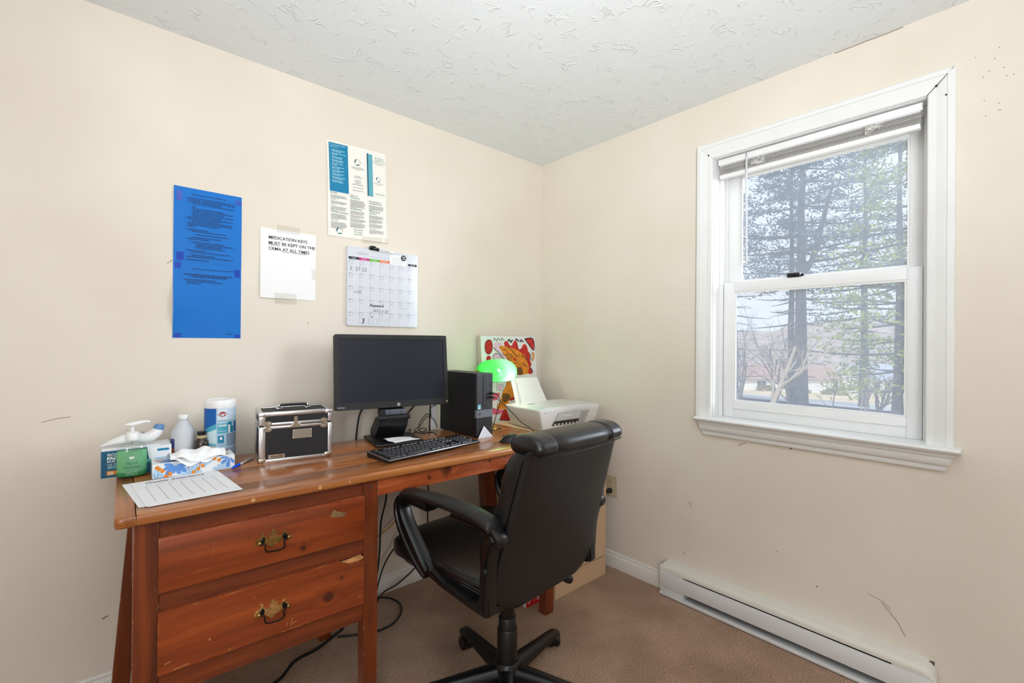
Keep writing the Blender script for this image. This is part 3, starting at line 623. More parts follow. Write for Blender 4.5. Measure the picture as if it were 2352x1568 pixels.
# carcase of the drawer side
dp(G().box((0.088, 0.024, 0.690), (0.620, 0.044, zb), 0.001), 'top_rail', W_frame, smooth=20)
dp(G().box((0.088, 0.024, 0.498), (0.620, 0.044, 0.556), 0.001), 'middle_rail', W_frame, smooth=20)
dp(G().box((0.088, 0.022, 0.284), (0.620, 0.044, 0.350), 0.0015), 'bottom_rail', W_frame, smooth=20)
g = G(); g.prism([(0.062, zb), (0.062, 0.04), (0.075, 0.10), (0.17, 0.44), (0.452, 0.44), (0.452, zb)], 0.040, 0.056, 0, Matrix(((0, 0, 1, 0), (1, 0, 0, 0), (0, 1, 0, 0), (0, 0, 0, 1)))); dp(g, 'side_panel', W_leg, smooth=0)
g = G().box((0.642, 0.064, 0.284), (0.660, 0.452, zb)); dp(g, 'inner_panel', W_leg, smooth=0)
dp(G().box((0.086, 0.470, 0.284), (0.620, 0.484, zb)), 'back_panel', W_frame, smooth=0)
dp(G().box((0.668, 0.020, 0.679), (1.438, 0.040, zb), 0.0015), 'apron', W_apron, smooth=20)
dp(G().box((0.666, 0.470, 0.679), (1.420, 0.488, zb), 0.001), 'back_apron', W_frame, smooth=20)
dp(G().cyl((0.642, 0.0165, 0.712), (0.642, 0.0195, 0.712), 0.005, n=14), 'screw', mat('tarnished_steel', srgb(150, 140, 126), 0.35, metal=1.0))
# drawers with brass pulls
M_brass = mat('worn_brass', srgb(170, 142, 88), 0.32, metal=1.0, var=(120, 0.35)); M_brass2 = mat('pale_worn_brass', srgb(216, 178, 118), 0.34, metal=0.85, var=(110, 0.3)); M_post = mat('blackened_brass', srgb(44, 40, 36), 0.35, metal=0.8)
PL = [(400, 920), (450, 800), (560, 715), (605, 690), (590, 610), (550, 575), (620, 558), (682, 580), (662, 680), (700, 705), (720, 678), (765, 742), (800, 738), (830, 680), (880, 660), (882, 600), (818, 590), (850, 555), (902, 560), (925, 480), (970, 415), (1012, 465), (1022, 530), (1080, 495), (1115, 512), (1055, 560), (1032, 615), (1060, 638), (1105, 600), (1115, 660), (1180, 612), (1240, 585), (1238, 460), (1375, 385), (1318, 480), (1292, 555), (1345, 528), (1440, 568), (1478, 640), (1440, 745), (1350, 770), (1265, 725), (1200, 795), (1170, 812), (1080, 892), (1005, 930), (955, 1010), (880, 1042), (848, 1010), (862, 972), (800, 975), (720, 912), (680, 875), (600, 905), (520, 975), (430, 975)]
def st(X, Y): return ((X-970)*0.0000876, -(Y-(890-0.273*(X-530)))*0.0000876-0.006)
def drawer(z0, z1, hz, poly, brass, splinter=False):
    g = G()
    if poly is None: g.box((0.086, 0.008, z0), (0.618, 0.0235, z1), 0.0022)
    else: g.prism([(u, z) for u, z in poly], -0.0235, -0.008, 0, Matrix(((1, 0, 0, 0), (0, 0, -1, 0), (0, 1, 0, 0), (0, 0, 0, 1))))
    d = dp(g, 'drawer', W_front, smooth=30)
    F = Matrix.Translation((0.350, 0.0078, hz)) @ Matrix(((1, 0, 0, 0), (0, 0, -1, 0), (0, 1, 0, 0), (0, 0, 0, 1)))
    G().prism([st(*p) for p in PL], 0, 0.0016, 0, F).build('handle_plate', brass, d, smooth=0)
    for X, Y, s_ in ((530, 890, -1), (1410, 650, 1)):
        x, y = st(X, Y); g = G(); a = [(x*1.06, y-0.003), (x*0.80, y+0.0115), (x*0.68, y+0.012), (x*0.58, y+0.006), (x*0.66, y-0.004), (x*0.90, y-0.010)]
        k = [Vector((p[0], p[1], 0.0)) for p in smoothpts([(q[0], q[1], 0) for q in a+[a[0]]], 4)[:-1]]
        cx = sum(p.x for p in k)/len(k); cy = sum(p.y for p in k)/len(k)
        g.loft([[(cx+(p.x-cx)*s2, cy+(p.y-cy)*s2, zz) for p in k] for zz, s2 in ((0.0014, 1), (0.0028, 0.95), (0.0038, 0.72))], M=F); g.build('handle_boss', M_post, d)
        g = G(); g.sphere((x, y, 0.0), 0.0058, 12, 8, 0, F @ Matrix.Translation((0, 0, 0.0075))); g.build('handle_post', M_brass, d)
    pts = [(530, 890), (600, 885), (655, 900), (690, 930), (682, 1010), (684, 1060), (740, 1105), (900, 1085), (1060, 1055), (1200, 1000), (1258, 930), (1245, 820), (1262, 755), (1310, 705), (1410, 650)]
    P = [(*st(*p), 0.008+0.010*sin(pi*i/14)) for i, p in enumerate(pts)]
    G().tube(smoothpts(P, 4), 0.0022, 8, 0, F).build('bail_pull', M_post, d)
    return d
d1 = drawer(0.5535, 0.6915, 0.628, None, M_brass)
brk = [(0.086, 0.347), (0.618, 0.347), (0.618, 0.486), (0.600, 0.483), (0.580, 0.486), (0.566, 0.487), (0.556, 0.493), (0.545, 0.496), (0.535, 0.503), (0.45, 0.5035), (0.086, 0.5035)]
d2 = drawer(0.347, 0.5035, 0.428, brk, M_brass2)
g = G(); g.prism([(0.546, 0.4955), (0.556, 0.4935), (0.566, 0.4875), (0.580, 0.486), (0.600, 0.4845), (0.6195, 0.4895), (0.617, 0.494), (0.609, 0.5015), (0.595, 0.499), (0.57, 0.4965)], -0.0225, -0.0150, 0, Matrix(((1, 0, 0, 0), (0, 0, -1, 0), (0, 1, 0, 0), (0, 0, 0, 1)))); o = g.build('split_edge', W_raw, d2, smooth=0); o['label'] = 'pale raw wood where the drawer corner has split off'
g = G(); g.prism([(0.512, 0.660), (0.520, 0.669), (0.530, 0.661), (0.555, 0.652), (0.562, 0.648), (0.545, 0.640), (0.522, 0.645), (0.511, 0.648)], -0.0079, -0.0076, 0, Matrix(((1, 0, 0, 0), (0, 0, -1, 0), (0, 1, 0, 0), (0, 0, 0, 1)))); o = g.build('sticker_residue', mat('grey_brown_residue', srgb(128, 100, 66), 0.6, var=(60, 0.3)), d1, smooth=0)
scr = G()
FD = Matrix.Translation((0, 0.0077, 0)) @ Matrix(((1, 0, 0, 0), (0, 0, -1, 0), (0, 1, 0, 0), (0, 0, 0, 1)))
for pts, w in (([(0.385, 0.360), (0.388, 0.372)], .0014), ([(0.397, 0.358), (0.402, 0.378)], .0016), ([(0.402, 0.362), (0.414, 0.366)], .0016), ([(0.60, 0.372), (0.607, 0.377)], .003), ([(0.10, 0.372), (0.112, 0.375)], .0025), ([(0.118, 0.351), (0.15, 0.354)], .002), ([(0.20, 0.62), (0.204, 0.64)], .0006), ([(0.16, 0.585), (0.19, 0.588)], .0006), ([(0.24, 0.352), (0.245, 0.354)], .002)):
    add_stroke(scr, pts, w, 0, FD, 0.0001)
o = scr.build('scratches', W_raw, d2, smooth=0); o['kind'] = 'stuff'
g = G()
for pts, w in (([(0.905, 0.728), (0.912, 0.720), (0.917, 0.712)], .002), ([(0.918, 0.709), (0.924, 0.699), (0.931, 0.692), (0.934, 0.686)], .002), ([(0.917, 0.712), (0.922, 0.706)], .0013)): add_stroke(g, pts, w, 0, Matrix.Translation((0, 0.0198, 0)) @ Matrix(((1, 0, 0, 0), (0, 0, -1, 0), (0, 1, 0, 0), (0, 0, 0, 1))))
o = g.build('burn_marks', M_dirt, desk, smooth=0); o['kind'] = 'stuff'

# ================================================================== the office chair (local: +y towards the desk)
ch = thing('office_chair', 'black leather swivel office chair pushed up to the desk', 'chair', (-1.0227, -0.869, 0), radians(3.5))
def leather(name, col, rough, bumpd, sc):
    return mat(name, col, rough, spec=0.5, bump=(sc, 0.35, 4, bumpd), coat=0.15, coat_rough=0.25)
M_leather = leather('black_leather', srgb(12, 13, 15), 0.33, 0.0015, 110); M_vinyl_b = mat('matt_black_vinyl', srgb(19, 19, 21), 0.48, bump=(240, 0.25, 3, 0.0008), var=(5, 0.15))
M_chairp = mat('black_chair_plastic', srgb(12, 12, 14), 0.36, bump=(500, 0.12, 2, 0.0006)); M_pad = mat('soft_black_arm_pad', srgb(18, 18, 19), 0.45); M_stitch = mat('black_stitching', srgb(46, 46, 50), 0.5)
def cp(g, name, m, **k): return g.build(name, m, ch, **k)
CX = 0.003
# backrest shell: horizontal sections, bottom to top
def hw(z): return (0.236-0.085*max(0, (0.50-z)/0.085)**2.4) if z < 0.50 else 0.236-0.026*((z-0.5)/0.4)
def ry(z): return -0.178-0.128*(max(0, z-0.42)/0.5)**1.15
def section(z, y0, y1, w, rr_, n=40, p0=4.0, p1=3.0):
    out = []
    yc = (y0+y1)/2; hy = abs(y1-y0)/2
    for j in range(n):
        a = 2*pi*j/n; c, s_ = cos(a), sin(a); p = p0 if s_ < 0 else p1
        out.append((CX+w*math.copysign(abs(c)**(2/p), c), yc+hy*math.copysign(abs(s_)**(2/p), s_), z))
    return out
zs = [0.418, 0.420, 0.426, 0.436, 0.45, 0.47, 0.50, 0.54, 0.58, 0.62, 0.66, 0.70, 0.74, 0.78, 0.82, 0.86, 0.89, 0.897]
rings = []
for i, z in enumerate(zs):
    k = 1.0 if 0 < i < len(zs)-1 else 0.55
    bow = 0.012*sin(pi*min(1, max(0, (z-0.42)/0.48)))
    rings.append([(x, y-(bow*(1-((x-CX)/0.22)**2) if y < ry(z)+0.018 else 0), zz) for x, y, zz in section(z, ry(z), ry(z)+0.036*k+0.004, max(0.05, hw(z))*k if i == 0 else hw(z), 0)])
cp(G().loft(rings), 'back_shell', M_vinyl_b, smooth=60)
rings = []
for i, z in enumerate([0.455, 0.47, 0.50, 0.54, 0.58, 0.62, 0.66, 0.70, 0.74, 0.78, 0.82, 0.86, 0.885]):
    th = 0.066+0.045*math.exp(-((z-0.62)/0.075)**2)+0.016*math.exp(-((z-0.82)/0.08)**2)
    k = 0.82 if i in (0, 12) else 1
    rings.append(section(z, ry(z)+0.022, ry(z)+0.038+th*k, (hw(z)-0.0005+0.006*math.exp(-((z-0.60)/0.08)**2))*(0.97 if k < 1 else 1), 0, 40, 6, 2.6))
cp(G().loft(rings), 'back_cushion', M_leather, smooth=60)
# rolled headrest in three panels with pinched seams
def roll(x0, x1):
    rings = []; n = 10
    for i in range(n+1):
        t = i/n; x = x0+(x1-x0)*t; pin = 1-0.10*(max(0, 1-t/0.12)**2+max(0, 1-(1-t)/0.12)**2)
        ends = 1.0
        if abs(x0-(CX-0.194)) < 1e-6: ends = min(1, 0.86+0.14*sqrt(min(1, t/0.2)))
        if abs(x1-(CX+0.216)) < 1e-6: ends = min(1, 0.86+0.14*sqrt(min(1, (1-t)/0.2)))
        r1, r2 = 0.0615*pin*ends, 0.036*pin*ends
        rings.append([(x, -0.250+r1*math.copysign(abs(cos(a))**0.8, cos(a)), 0.900+r2*sin(a)*(1.0 if sin(a) > 0 else 0.7)) for a in [2*pi*j/28 for j in range(28)]])
    return G().loft(rings)
for a, b in ((CX-0.194, CX-0.112), (CX-0.112, CX+0.145), (CX+0.145, CX+0.216)): cp(roll(a, b), 'headrest_panel', M_leather, smooth=60)
g = G().tube(smoothpts([(CX-0.190, -0.3060, 0.884), (CX-0.10, -0.3135, 0.879), (CX, -0.3155, 0.877), (CX+0.11, -0.3135, 0.879), (CX+0.208, -0.3060, 0.884)], 8), 0.0024, 6); cp(g, 'headrest_piping', M_leather)
# seat
def seat_sec(y, z0, z1, w, n=44):
    out = []
    for j in range(n):
        a = 2*pi*j/n; c, s_ = cos(a), sin(a); p = 3.2 if s_ > 0 else 5
        out.append((CX+w*math.copysign(abs(c)**(2/p), c), y, (z0+z1)/2+(z1-z0)/2*math.copysign(abs(s_)**(2/p), s_)+(0.010*((c*w)/0.24)**2 if s_ > 0 else 0)))
    return out
sec = [(-0.165, 0.462, 0.486, 0.19), (-0.155, 0.440, 0.498, 0.215), (-0.12, 0.432, 0.502, 0.228), (-0.04, 0.430, 0.500, 0.236), (0.05, 0.428, 0.502, 0.240), (0.14, 0.426, 0.508, 0.242), (0.22, 0.424, 0.516, 0.242), (0.29, 0.420, 0.518, 0.240), (0.335, 0.414, 0.512, 0.234), (0.365, 0.412, 0.494, 0.222), (0.380, 0.418, 0.470, 0.200), (0.384, 0.430, 0.455, 0.18)]
cp(G().loft([seat_sec(*s_) for s_ in sec]), 'seat_cushion', M_leather, smooth=60)
for s_ in (-1, 1):
    g = G()
    for off in (0.478, 0.470): g.tube(smoothpts([(CX+s_*(0.231+0.010*(0.5-abs(y-0.1))), y, off-0.002+0.05*max(0, y-0.15)**1.4) for y in (-0.13, -0.05, 0.03, 0.11, 0.19, 0.27, 0.32)], 4), 0.0020, 5)
    cp(g, 'seat_piping', M_stitch)
cp(G().box((CX-0.205, -0.15, 0.402), (CX+0.205, 0.33, 0.430), 0.012), 'seat_pan', M_chairp)
cp(G().box((CX-0.045, -0.125, 0.388), (CX+0.045, 0.05, 0.404), 0.006).tube([(CX, -0.08, 0.404), (CX, -0.115, 0.412), (CX, -0.128, 0.44), (CX, -0.13, 0.49)], [0.012, 0.012, 0.012, 0.010], 8, sx=2.5), 'back_bracket', M_chairp)
cp(G().box((-0.075, -0.11, 0.352), (0.075, 0.10, 0.402), 0.015), 'tilt_mechanism', M_chairp)
g = G().tube(smoothpts([(0.05, -0.03, 0.374), (0.14, -0.06, 0.368), (0.20, -0.078, 0.352)], 4), 0.0055, 8); cp(g, 'lever_rod', M_chairp)
g = G().tube(smoothpts([(0.194, -0.077, 0.356), (0.212, -0.082, 0.346), (0.228, -0.087, 0.337), (0.238, -0.090, 0.331)], 4), [0.008, 0.010, 0.012, 0.013, 0.0145, 0.015, 0.0155, 0.0155, 0.015, 0.0145, 0.013, 0.012, 0.009], 10, sx=0.75); cp(g, 'lever_paddle', M_chairp)
# arms
def arm(s_, X):
    prof = smoothpts([(X, 0.10, 0.668), (X, 0.20, 0.668), (X, 0.252, 0.657), (X, 0.270, 0.625), (X, 0.252, 0.580), (X, 0.212, 0.535), (X, 0.168, 0.496), (X, 0.132, 0.470), (X, 0.105, 0.455)], 6)
    back = smoothpts([(X, -0.168, 0.438), (X, -0.172, 0.50), (X, -0.180, 0.58), (X, -0.196, 0.634), (X, -0.212, 0.652), (X, -0.186, 0.672), (X, -0.12, 0.679), (X, -0.02, 0.681)], 6)
    def strip(P, radf, w):
        n = len(P); rings = []
        for i, p in enumerate(P):
            t = (P[min(i+1, n-1)]-P[max(i-1, 0)]).normalized(); N = Vector((1, 0, 0)); Bn = t.cross(N).normalized(); r = radf(i/(n-1))
            sh = [(1, .5), (.8, .95), (.35, 1.0), (.22, .80), (-.22, .80), (-.35, 1.0), (-.8, .95), (-1, .5), (-1, -.5), (-.8, -.95), (-.35, -1), (-.22, -.80), (.22, -.80), (.35, -1), (.8, -.95), (1, -.5)]
            rings.append([p+Bn*r*a+N*w*b for a, b in sh])
        return rings
    g = G(); g.loft(strip(prof, lambda t: 0.013+0.019*math.exp(-((t-0.62)/0.34)**2), 0.0235)); f = cp(g, 'arm_frame', M_chairp, smooth=38)
    g = G(); g.loft(strip(back, lambda t: 0.0160+0.004*math.exp(-((t-0.60)/0.12)**2)-0.004*t, 0.0205)); g.build('rear_post', M_chairp, f, smooth=38)
    PX = Matrix(((0, 0, 1, 0), (1, 0, 0, 0), (0, 1, 0, 0), (0, 0, 0, 1)))
    g = G(); g.prism([(0.145, 0.486), (0.125, 0.458), (0.04, 0.442), (-0.10, 0.432), (-0.165, 0.430), (-0.188, 0.442), (-0.186, 0.500), (-0.150, 0.500), (-0.140, 0.462), (-0.10, 0.449), (0.02, 0.458), (0.09, 0.476), (0.12, 0.496)], X-0.012, X+0.012, 0, PX); g.build('side_plate', M_chairp, f, smooth=0)
    pts = smoothpts([(X, 0.262, 0.662), (X, 0.250, 0.671), (X, 0.215, 0.681), (X, 0.12, 0.691), (X, 0.0, 0.697), (X, -0.10, 0.697), (X, -0.165, 0.690), (X, -0.192, 0.681), (X, -0.200, 0.672)], 5); n = len(pts)
    rings = []
    for i, p in enumerate(pts):
        t = i/(n-1); e = min(1, sqrt(max(0.02, min(t, 1-t)/0.13))); w = 0.030*e*(0.86+0.22*t); h0 = 0.020*e
        rings.append([(p[0]+w*math.copysign(abs(cos(a))**0.8, cos(a)), p[1], p[2]+h0*(sin(a) if sin(a) > 0 else 0.75*sin(a))) for a in [2*pi*j/20 for j in range(20)]])
    pad = G().loft(rings).build('arm_pad', M_pad, f, smooth=60)
    for y, z in ((0.078, 0.478), (-0.176, 0.562)):
        xx = X+s_*0.020; G().tube([(xx, y, z), (xx+s_*0.007, y, z)], [0.011, 0.009], 14).build('bolt', M_chairp, f)
    g = G().box((min(X-s_*0.02, X-s_*0.05), -0.10, 0.425), (max(X-s_*0.02, X-s_*0.05), 0.10, 0.445), 0.004); g.build('mounting_plate', M_chairp, f)
arm(-1, CX-0.247); arm(1, CX+0.226)
# gas column
cp(G().lathe([(0.0255, 0.25), (0.0255, 0.36)], 28), 'gas_piston', M_black_gloss)
cp(G().lathe([(0.0300, 0.19), (0.0300, 0.262), (0.0280, 0.265)], 28), 'column_sleeve', M_chairp); cp(G().lathe([(0.0345, 0.110), (0.0345, 0.224), (0.0325, 0.227), (0.030, 0.227)], 28), 'column_sleeve', M_chairp)
cp(G().lathe([(0.030, 0.045), (0.046, 0.050), (0.048, 0.09), (0.041, 0.112), (0.037, 0.117)], 28), 'base_hub', M_chairp)
for k in range(5):
    a = radians(10.6-3.5+72*k); d = Vector((cos(a), sin(a), 0)); nrm = Vector((-sin(a), cos(a), 0)); rings = []
    for r, zt_, zb_, w in ((0.02, 0.108, 0.052, 0.030), (0.06, 0.104, 0.050, 0.027), (0.12, 0.098, 0.052, 0.0245), (0.20, 0.088, 0.053, 0.022), (0.27, 0.079, 0.052, 0.021), (0.298, 0.075, 0.050, 0.020), (0.312, 0.069, 0.048, 0.0165), (0.318, 0.062, 0.047, 0.009)):
        zc = (zt_+zb_)/2; hz = (zt_-zb_)/2
        rings.append([d*r+nrm*w*math.copysign(abs(cos(t))**0.75, cos(t))*(1.0 if sin(t) > 0 else 1.12)+Vector((0, 0, zc+hz*math.copysign(abs(sin(t))**(0.9 if sin(t) > 0 else 0.5), sin(t)))) for t in [2*pi*j/20 for j in range(20)]])
    lg = cp(G().loft(rings), 'base_leg', M_chairp, smooth=50)
    c0 = d*0.300; ca = a+radians(52 if k != 1 else 175); ax = Vector((-sin(ca), cos(ca), 0)); off = Vector((cos(ca), sin(ca), 0))*0.016; cc = c0+off+Vector((0, 0, 0.0255))
    for s_ in (-1, 1):
        p0 = cc+ax*s_*0.005; p1 = cc+ax*s_*0.022
        g = G().tube([p0, p0+(p1-p0)*0.1, p0+(p1-p0)*0.8, p1], [0.0235, 0.0255, 0.0255, 0.0215], 22); g.build('caster_wheel', M_chairp, lg)
    g = G().tube([cc+ax*-0.005, cc+ax*0.005], 0.021, 18); g.cyl(c0+Vector((0, 0, 0.026)), c0+Vector((0, 0, 0.055)), 0.008); g.build('caster_fork', M_chairp, lg)
# ================================================================== sheets and boards on the poster wall
def wall_thing(name, label, cat, x, z, off=0.001, group=None, roll=0.0):
    return thing(name, label, cat, M=frame((x, -off, z), (cos(roll), 0, sin(roll)), (-sin(roll), 0, cos(roll))), group=group)
def sheet(t, w, h, m, curl=None, name='sheet', th=0.0004):
    """paper w x h with its origin at the lower left corner; curl(u, v) lifts it off the wall"""
    c = curl or (lambda u, v: 0.0); nu, nv = 10, 12; g = G()
    g.grid(lambda u, v: (u*w, v*h, c(u, v)+th), nu, nv); g.grid(lambda u, v: (u*w, v*h, c(u, v)), nu, nv)
    return g.build(name, m, t, smooth=60, recalc=False)
def tape(t, x, y, w, h, rot=0.0, z=0.0012):
    c, s_ = cos(rot), sin(rot)
    g = G().poly([(x+(a*c-b*s_), y+(a*s_+b*c)) for a, b in ((-w/2, -h/2), (w/2, -h/2), (w/2, h/2), (-w/2, h/2))], 0, None, z); return g.build('tape', M_tape, t, smooth=0)
def lines(g, x, y, n, dy, widths, hgt, mi, z, rnd, M=None, word=0.010):
    for i in range(n):
        w = widths[i % len(widths)]; xx = x; yy = y-i*dy
        while xx < x+w:
            ww = word*rnd.uniform(0.4, 1.5); e = min(xx+ww, x+w); g.rect(xx, yy, e, yy+hgt, mi, M, z); xx = e+hgt*0.7

M_blue = mat('blue_paper', srgb(0, 112, 200), 0.5, spec=0.35, var=(4, 0.04)); M_navy = mat('navy_print', srgb(8, 40, 92), 0.6); M_bluetape = glass_mat('tape_on_blue', (0.6, 0.6, 0.9, 1), 0.10, (0.1, 0.2, 0.7, 1), 0.05)
rnd = random.Random(31)
t = wall_thing('blue_notice', 'upper blue notice sheet with lines of small print, taped to the wall', 'notice', -1.8665, 1.4755, 0.0016)
sheet(t, 0.2159, 0.2690, M_blue, lambda u, v: 0.003*v*(1-u)**2)
g = G(); Zp = 0.0042
add_text(g, 'Essential Strategies During Residential Care', 0.108, 0.245, 0.0062, 0, None, Zp, 'CENTER', bold=0.0001)
y = 0.232
for x, w, n in ((0.042, 0.145, 1), (0.042, 0.150, 2), (0.056, 0.135, 1), (0.056, 0.010, 1), (0.056, 0.102, 1), (0.056, 0.128, 1), (0.056, 0.100, 1), (0.056, 0.133, 2), (0.042, 0.145, 2), (0.056, 0.126, 1), (0.042, 0.142, 2), (0.042, 0.02, 1), (0.042, 0.065, 1), (0.055, 0.108, 1), (0.068, 0.10, 1), (0.055, 0.092, 1), (0.040, 0.07, 1), (0.054, 0.104, 1), (0.068, 0.118, 2), (0.068, 0.093, 1), (0.040, 0.058, 1), (0.054, 0.126, 1), (0.054, 0.075, 1), (0.040, 0.148, 1), (0.040, 0.07, 1)):
    for k in range(n):
        if k == 0 and x != 0.056 or rnd.random() < 0.5: g.rect(x-0.007, y+0.0006, x-0.005, y+0.0024, 0, None, Zp)
        lines(g, x, y, 1, 0, [w if k == 0 else w*0.7], 0.0026, 0, Zp, rnd); y -= 0.0066
    if rnd.random() < 0.35: y -= 0.0042
o = g.build('small_print', M_navy, t, smooth=0); o['kind'] = 'stuff'
for x, yy, w, h in ((0.016, 0.236, 0.018, 0.036), (0.020, 0.018, 0.022, 0.030), (0.203, 0.244, 0.020, 0.018)):
    G().rect(x-w/2, yy-h/2, x+w/2, yy+h/2, 0, None, 0.0046).build('tape', M_bluetape, t, smooth=0)
t = wall_thing('blue_notice', 'lower blue notice sheet, mostly blank, taped below the other blue sheet', 'notice', -1.8665, 1.1975, 0.0004)
sheet(t, 0.2159, 0.2794, M_blue, lambda u, v: 0.012*(1-u)**3*sin(pi*min(1, v/0.85))**2 if v < 0.85 else 0.0)
Zp = 0.0010; g = G()
def curlz(u, v): return 0.012*(1-u)**3*sin(pi*min(1, v/0.85))**2 if v < 0.85 else 0.0
add_text(g, 'Essential Strategies During MRSA Precautions', 0.112, 0.252, 0.0062, 0, None, 0.0022, 'CENTER', bold=0.0001)
for i, (x, w, yy, h) in enumerate(((0.034, 0.152, 0.231, .0036), (0.054, 0.112, 0.224, .0036), (0.030, 0.100, 0.2125, .0024), (0.040, 0.112, 0.206, .0026), (0.040, 0.044, 0.199, .0026), (0.166, 0.022, 0.0155, .0022), (0.168, 0.022, 0.2555, .0022))):
    lines(g, x, yy, 1, 0, [w], h, 0, 0.0040 if x < 0.1 else 0.0022, rnd)
o = g.build('small_print', M_navy, t, smooth=0); o['kind'] = 'stuff'
for x, yy, w, h in ((0.013, 0.262, 0.018, 0.022), (0.202, 0.250, 0.018, 0.030), (0.014, 0.010, 0.02, 0.016), (0.204, 0.008, 0.016, 0.014)):
    G().rect(x-w/2, yy-h/2, x+w/2, yy+h/2, 0, None, 0.0036 if x > 0.1 else 0.009).build('tape', M_bluetape, t, smooth=0)

t = wall_thing('medication_notice', 'white notice about medication keys taped to the wall', 'notice', -1.5845, 1.362, 0.002)
def cn(u, v): return 0.005*(1-v)*(1-u)+0.0015*sin(u*5)*(1-v)
sheet(t, 0.2159, 0.2794, M_paper, cn)
g = G(); F = frame((0, 0, 0.0018), (1, 0, -0.004), (0, 1, 0))
for i, s_ in enumerate(('MEDICATION KEYS', 'MUST BE KEPT ON THE', 'CRMA AT ALL TIMES')): add_text(g, s_, 0.029, 0.2385-i*0.0222, 0.0178, 0, F, 0.001, sx=0.985, bold=0.00018)
g.rect(0.0295, 0.2125, 0.0725, 0.2137, 0, F, 0.001); g.rect(0.0780, 0.1905, 0.1770, 0.1917, 0, F, 0.001)
g.build('lettering', M_ink, t, smooth=0)
tape(t, 0.095, 0.000, 0.085, 0.044, 0, 0.0062); tape(t, 0.105, 0.284, 0.09, 0.030, 0, 0.0016); tape(t, 0.207, 0.11, 0.018, 0.045, 0.1, 0.0036)

M_teal = mat('teal_print', srgb(0, 124, 166), 0.6); M_teal2 = mat('pale_teal_print', srgb(92, 166, 182), 0.6); M_teald = mat('dark_teal_print', srgb(0, 88, 112), 0.6); M_green = mat('dark_green_print', srgb(12, 112, 92), 0.6); M_lightp = mat('pale_print', srgb(170, 214, 226), 0.6); M_brop = mat('cream_brochure_paper', srgb(238, 234, 226), 0.6)
MB_ = [M_teal, M_teal2, M_teald, M_green, M_lightp, M_greyink, M_ink]
def ring_logo(g, x, y, r, z):
    for a0, a1, w, mi in ((100, 215, .42, 2), (225, 330, .36, 3), (335, 420, .16, 5), (62, 96, .12, 6)):
        P = [(x+r*cos(radians(a0+(a1-a0)*k/8)), y+r*sin(radians(a0+(a1-a0)*k/8))) for k in range(9)]
        L = [(x+(r*(1-w*sin(pi*k/8)))*cos(radians(a0+(a1-a0)*k/8)), y+(r*(1-w*sin(pi*k/8)))*sin(radians(a0+(a1-a0)*k/8))) for k in range(9)]
        for k in range(8): g.poly([P[k], P[k+1], L[k+1], L[k]], mi, None, z)
t = wall_thing('brochure_page', 'upper teal-and-white brochure page taped above the calendar', 'notice', -1.3205, 1.8545, 0.0016, roll=0.035)
Wb, Hb = 0.276, 0.212; sheet(t, Wb, Hb, M_brop, lambda u, v: 0.003*(1-u)**4)
Zp = 0.0038; g = G(); rnd = random.Random(5)
g.rect(0.008, -0.008, 0.093, 0.204, 0, None, Zp); g.rect(0.182, 0.0, 0.188, 0.195, 2, None, Zp); g.rect(0.188, 0.0, 0.209, 0.193, 1, None, Zp)
Z2 = Zp+0.0003
add_text(g, 'Your Ombudsman Rights', 0.012, 0.194, 0.0068, 4, None, Z2, bold=0.0001); add_text(g, 'enable you to:', 0.012, 0.186, 0.0068, 4, None, Z2, bold=0.0001)
y = 0.172
for k in range(10):
    g.rect(0.012, y+0.001, 0.014, y+0.003, 4, None, Z2); lines(g, 0.020, y, 2, 0.0058, [rnd.uniform(.045, .066), rnd.uniform(.02, .05)], 0.0026, 4, Z2, rnd); y -= 0.0148
ring_logo(g, 0.137, 0.142, 0.0145, Zp); add_text(g, 'MAINE LONG-TERM CARE', 0.137, 0.118, 0.0042, 5, None, Zp, 'CENTER'); add_text(g, 'OMBUDSMAN', 0.137, 0.110, 0.0095, 5, None, Zp, 'CENTER'); add_text(g, 'PROGRAM', 0.137, 0.105, 0.0038, 5, None, Zp, 'CENTER')
for i, w in enumerate((.028, .036, 0, .026, .03, .03, .056, 0, .05, 0, .052)):
    if w: lines(g, 0.137-w/2, 0.078-i*0.0066, 1, 0, [w], 0.0022, 5, Zp, rnd)
for i, s_ in enumerate(('An Advocacy', 'Program for', 'Long-Term Care', 'Consumers...')): add_text(g, s_, 0.243, 0.180-i*0.0092, 0.0086, 3, None, Zp, 'CENTER', shear=0.15)
ring_logo(g, 0.237, 0.084, 0.0115, Zp); add_text(g, 'OMBUDSMAN', 0.238, 0.061, 0.0072, 5, None, Zp, 'CENTER'); add_text(g, 'PROGRAM', 0.238, 0.056, 0.0036, 5, None, Zp, 'CENTER'); add_text(g, '1-800-499-0229', 0.242, 0.012, 0.0078, 3, None, Zp, 'CENTER', shear=0.15)
o = g.build('brochure_print', MB_, t, smooth=0); o['kind'] = 'stuff'
t = wall_thing('brochure_page', 'lower brochure page with three columns of text above the calendar', 'notice', -1.3175, 1.6515, 0.0010, roll=0.020)
sheet(t, 0.276, 0.206, M_brop, lambda u, v: 0.006*(1-v)**2*u**2+0.003*(1-u)**4)
g = G(); Zp = 0.0042
def col(x, y, items):
    for kind, s_, n in items:
        if kind == 'h': add_text(g, s_, x, y, 0.0082, 3, None, Zp, shear=0.1, bold=0.00015); y -= 0.0092
        elif kind == 's': add_text(g, s_, x, y, 0.0052, 5, None, Zp, bold=0.0001); y -= 0.0072
        else:
            lines(g, x+(0.004 if n < 3 else 0), y, n, 0.0042, [rnd.uniform(.062, .072) for _ in range(n-1)]+[rnd.uniform(.02, .06)] if n > 1 else [0.04], 0.0019, 5, Zp, rnd, None, 0.007); y -= 0.0042*n+0.0028
    return y
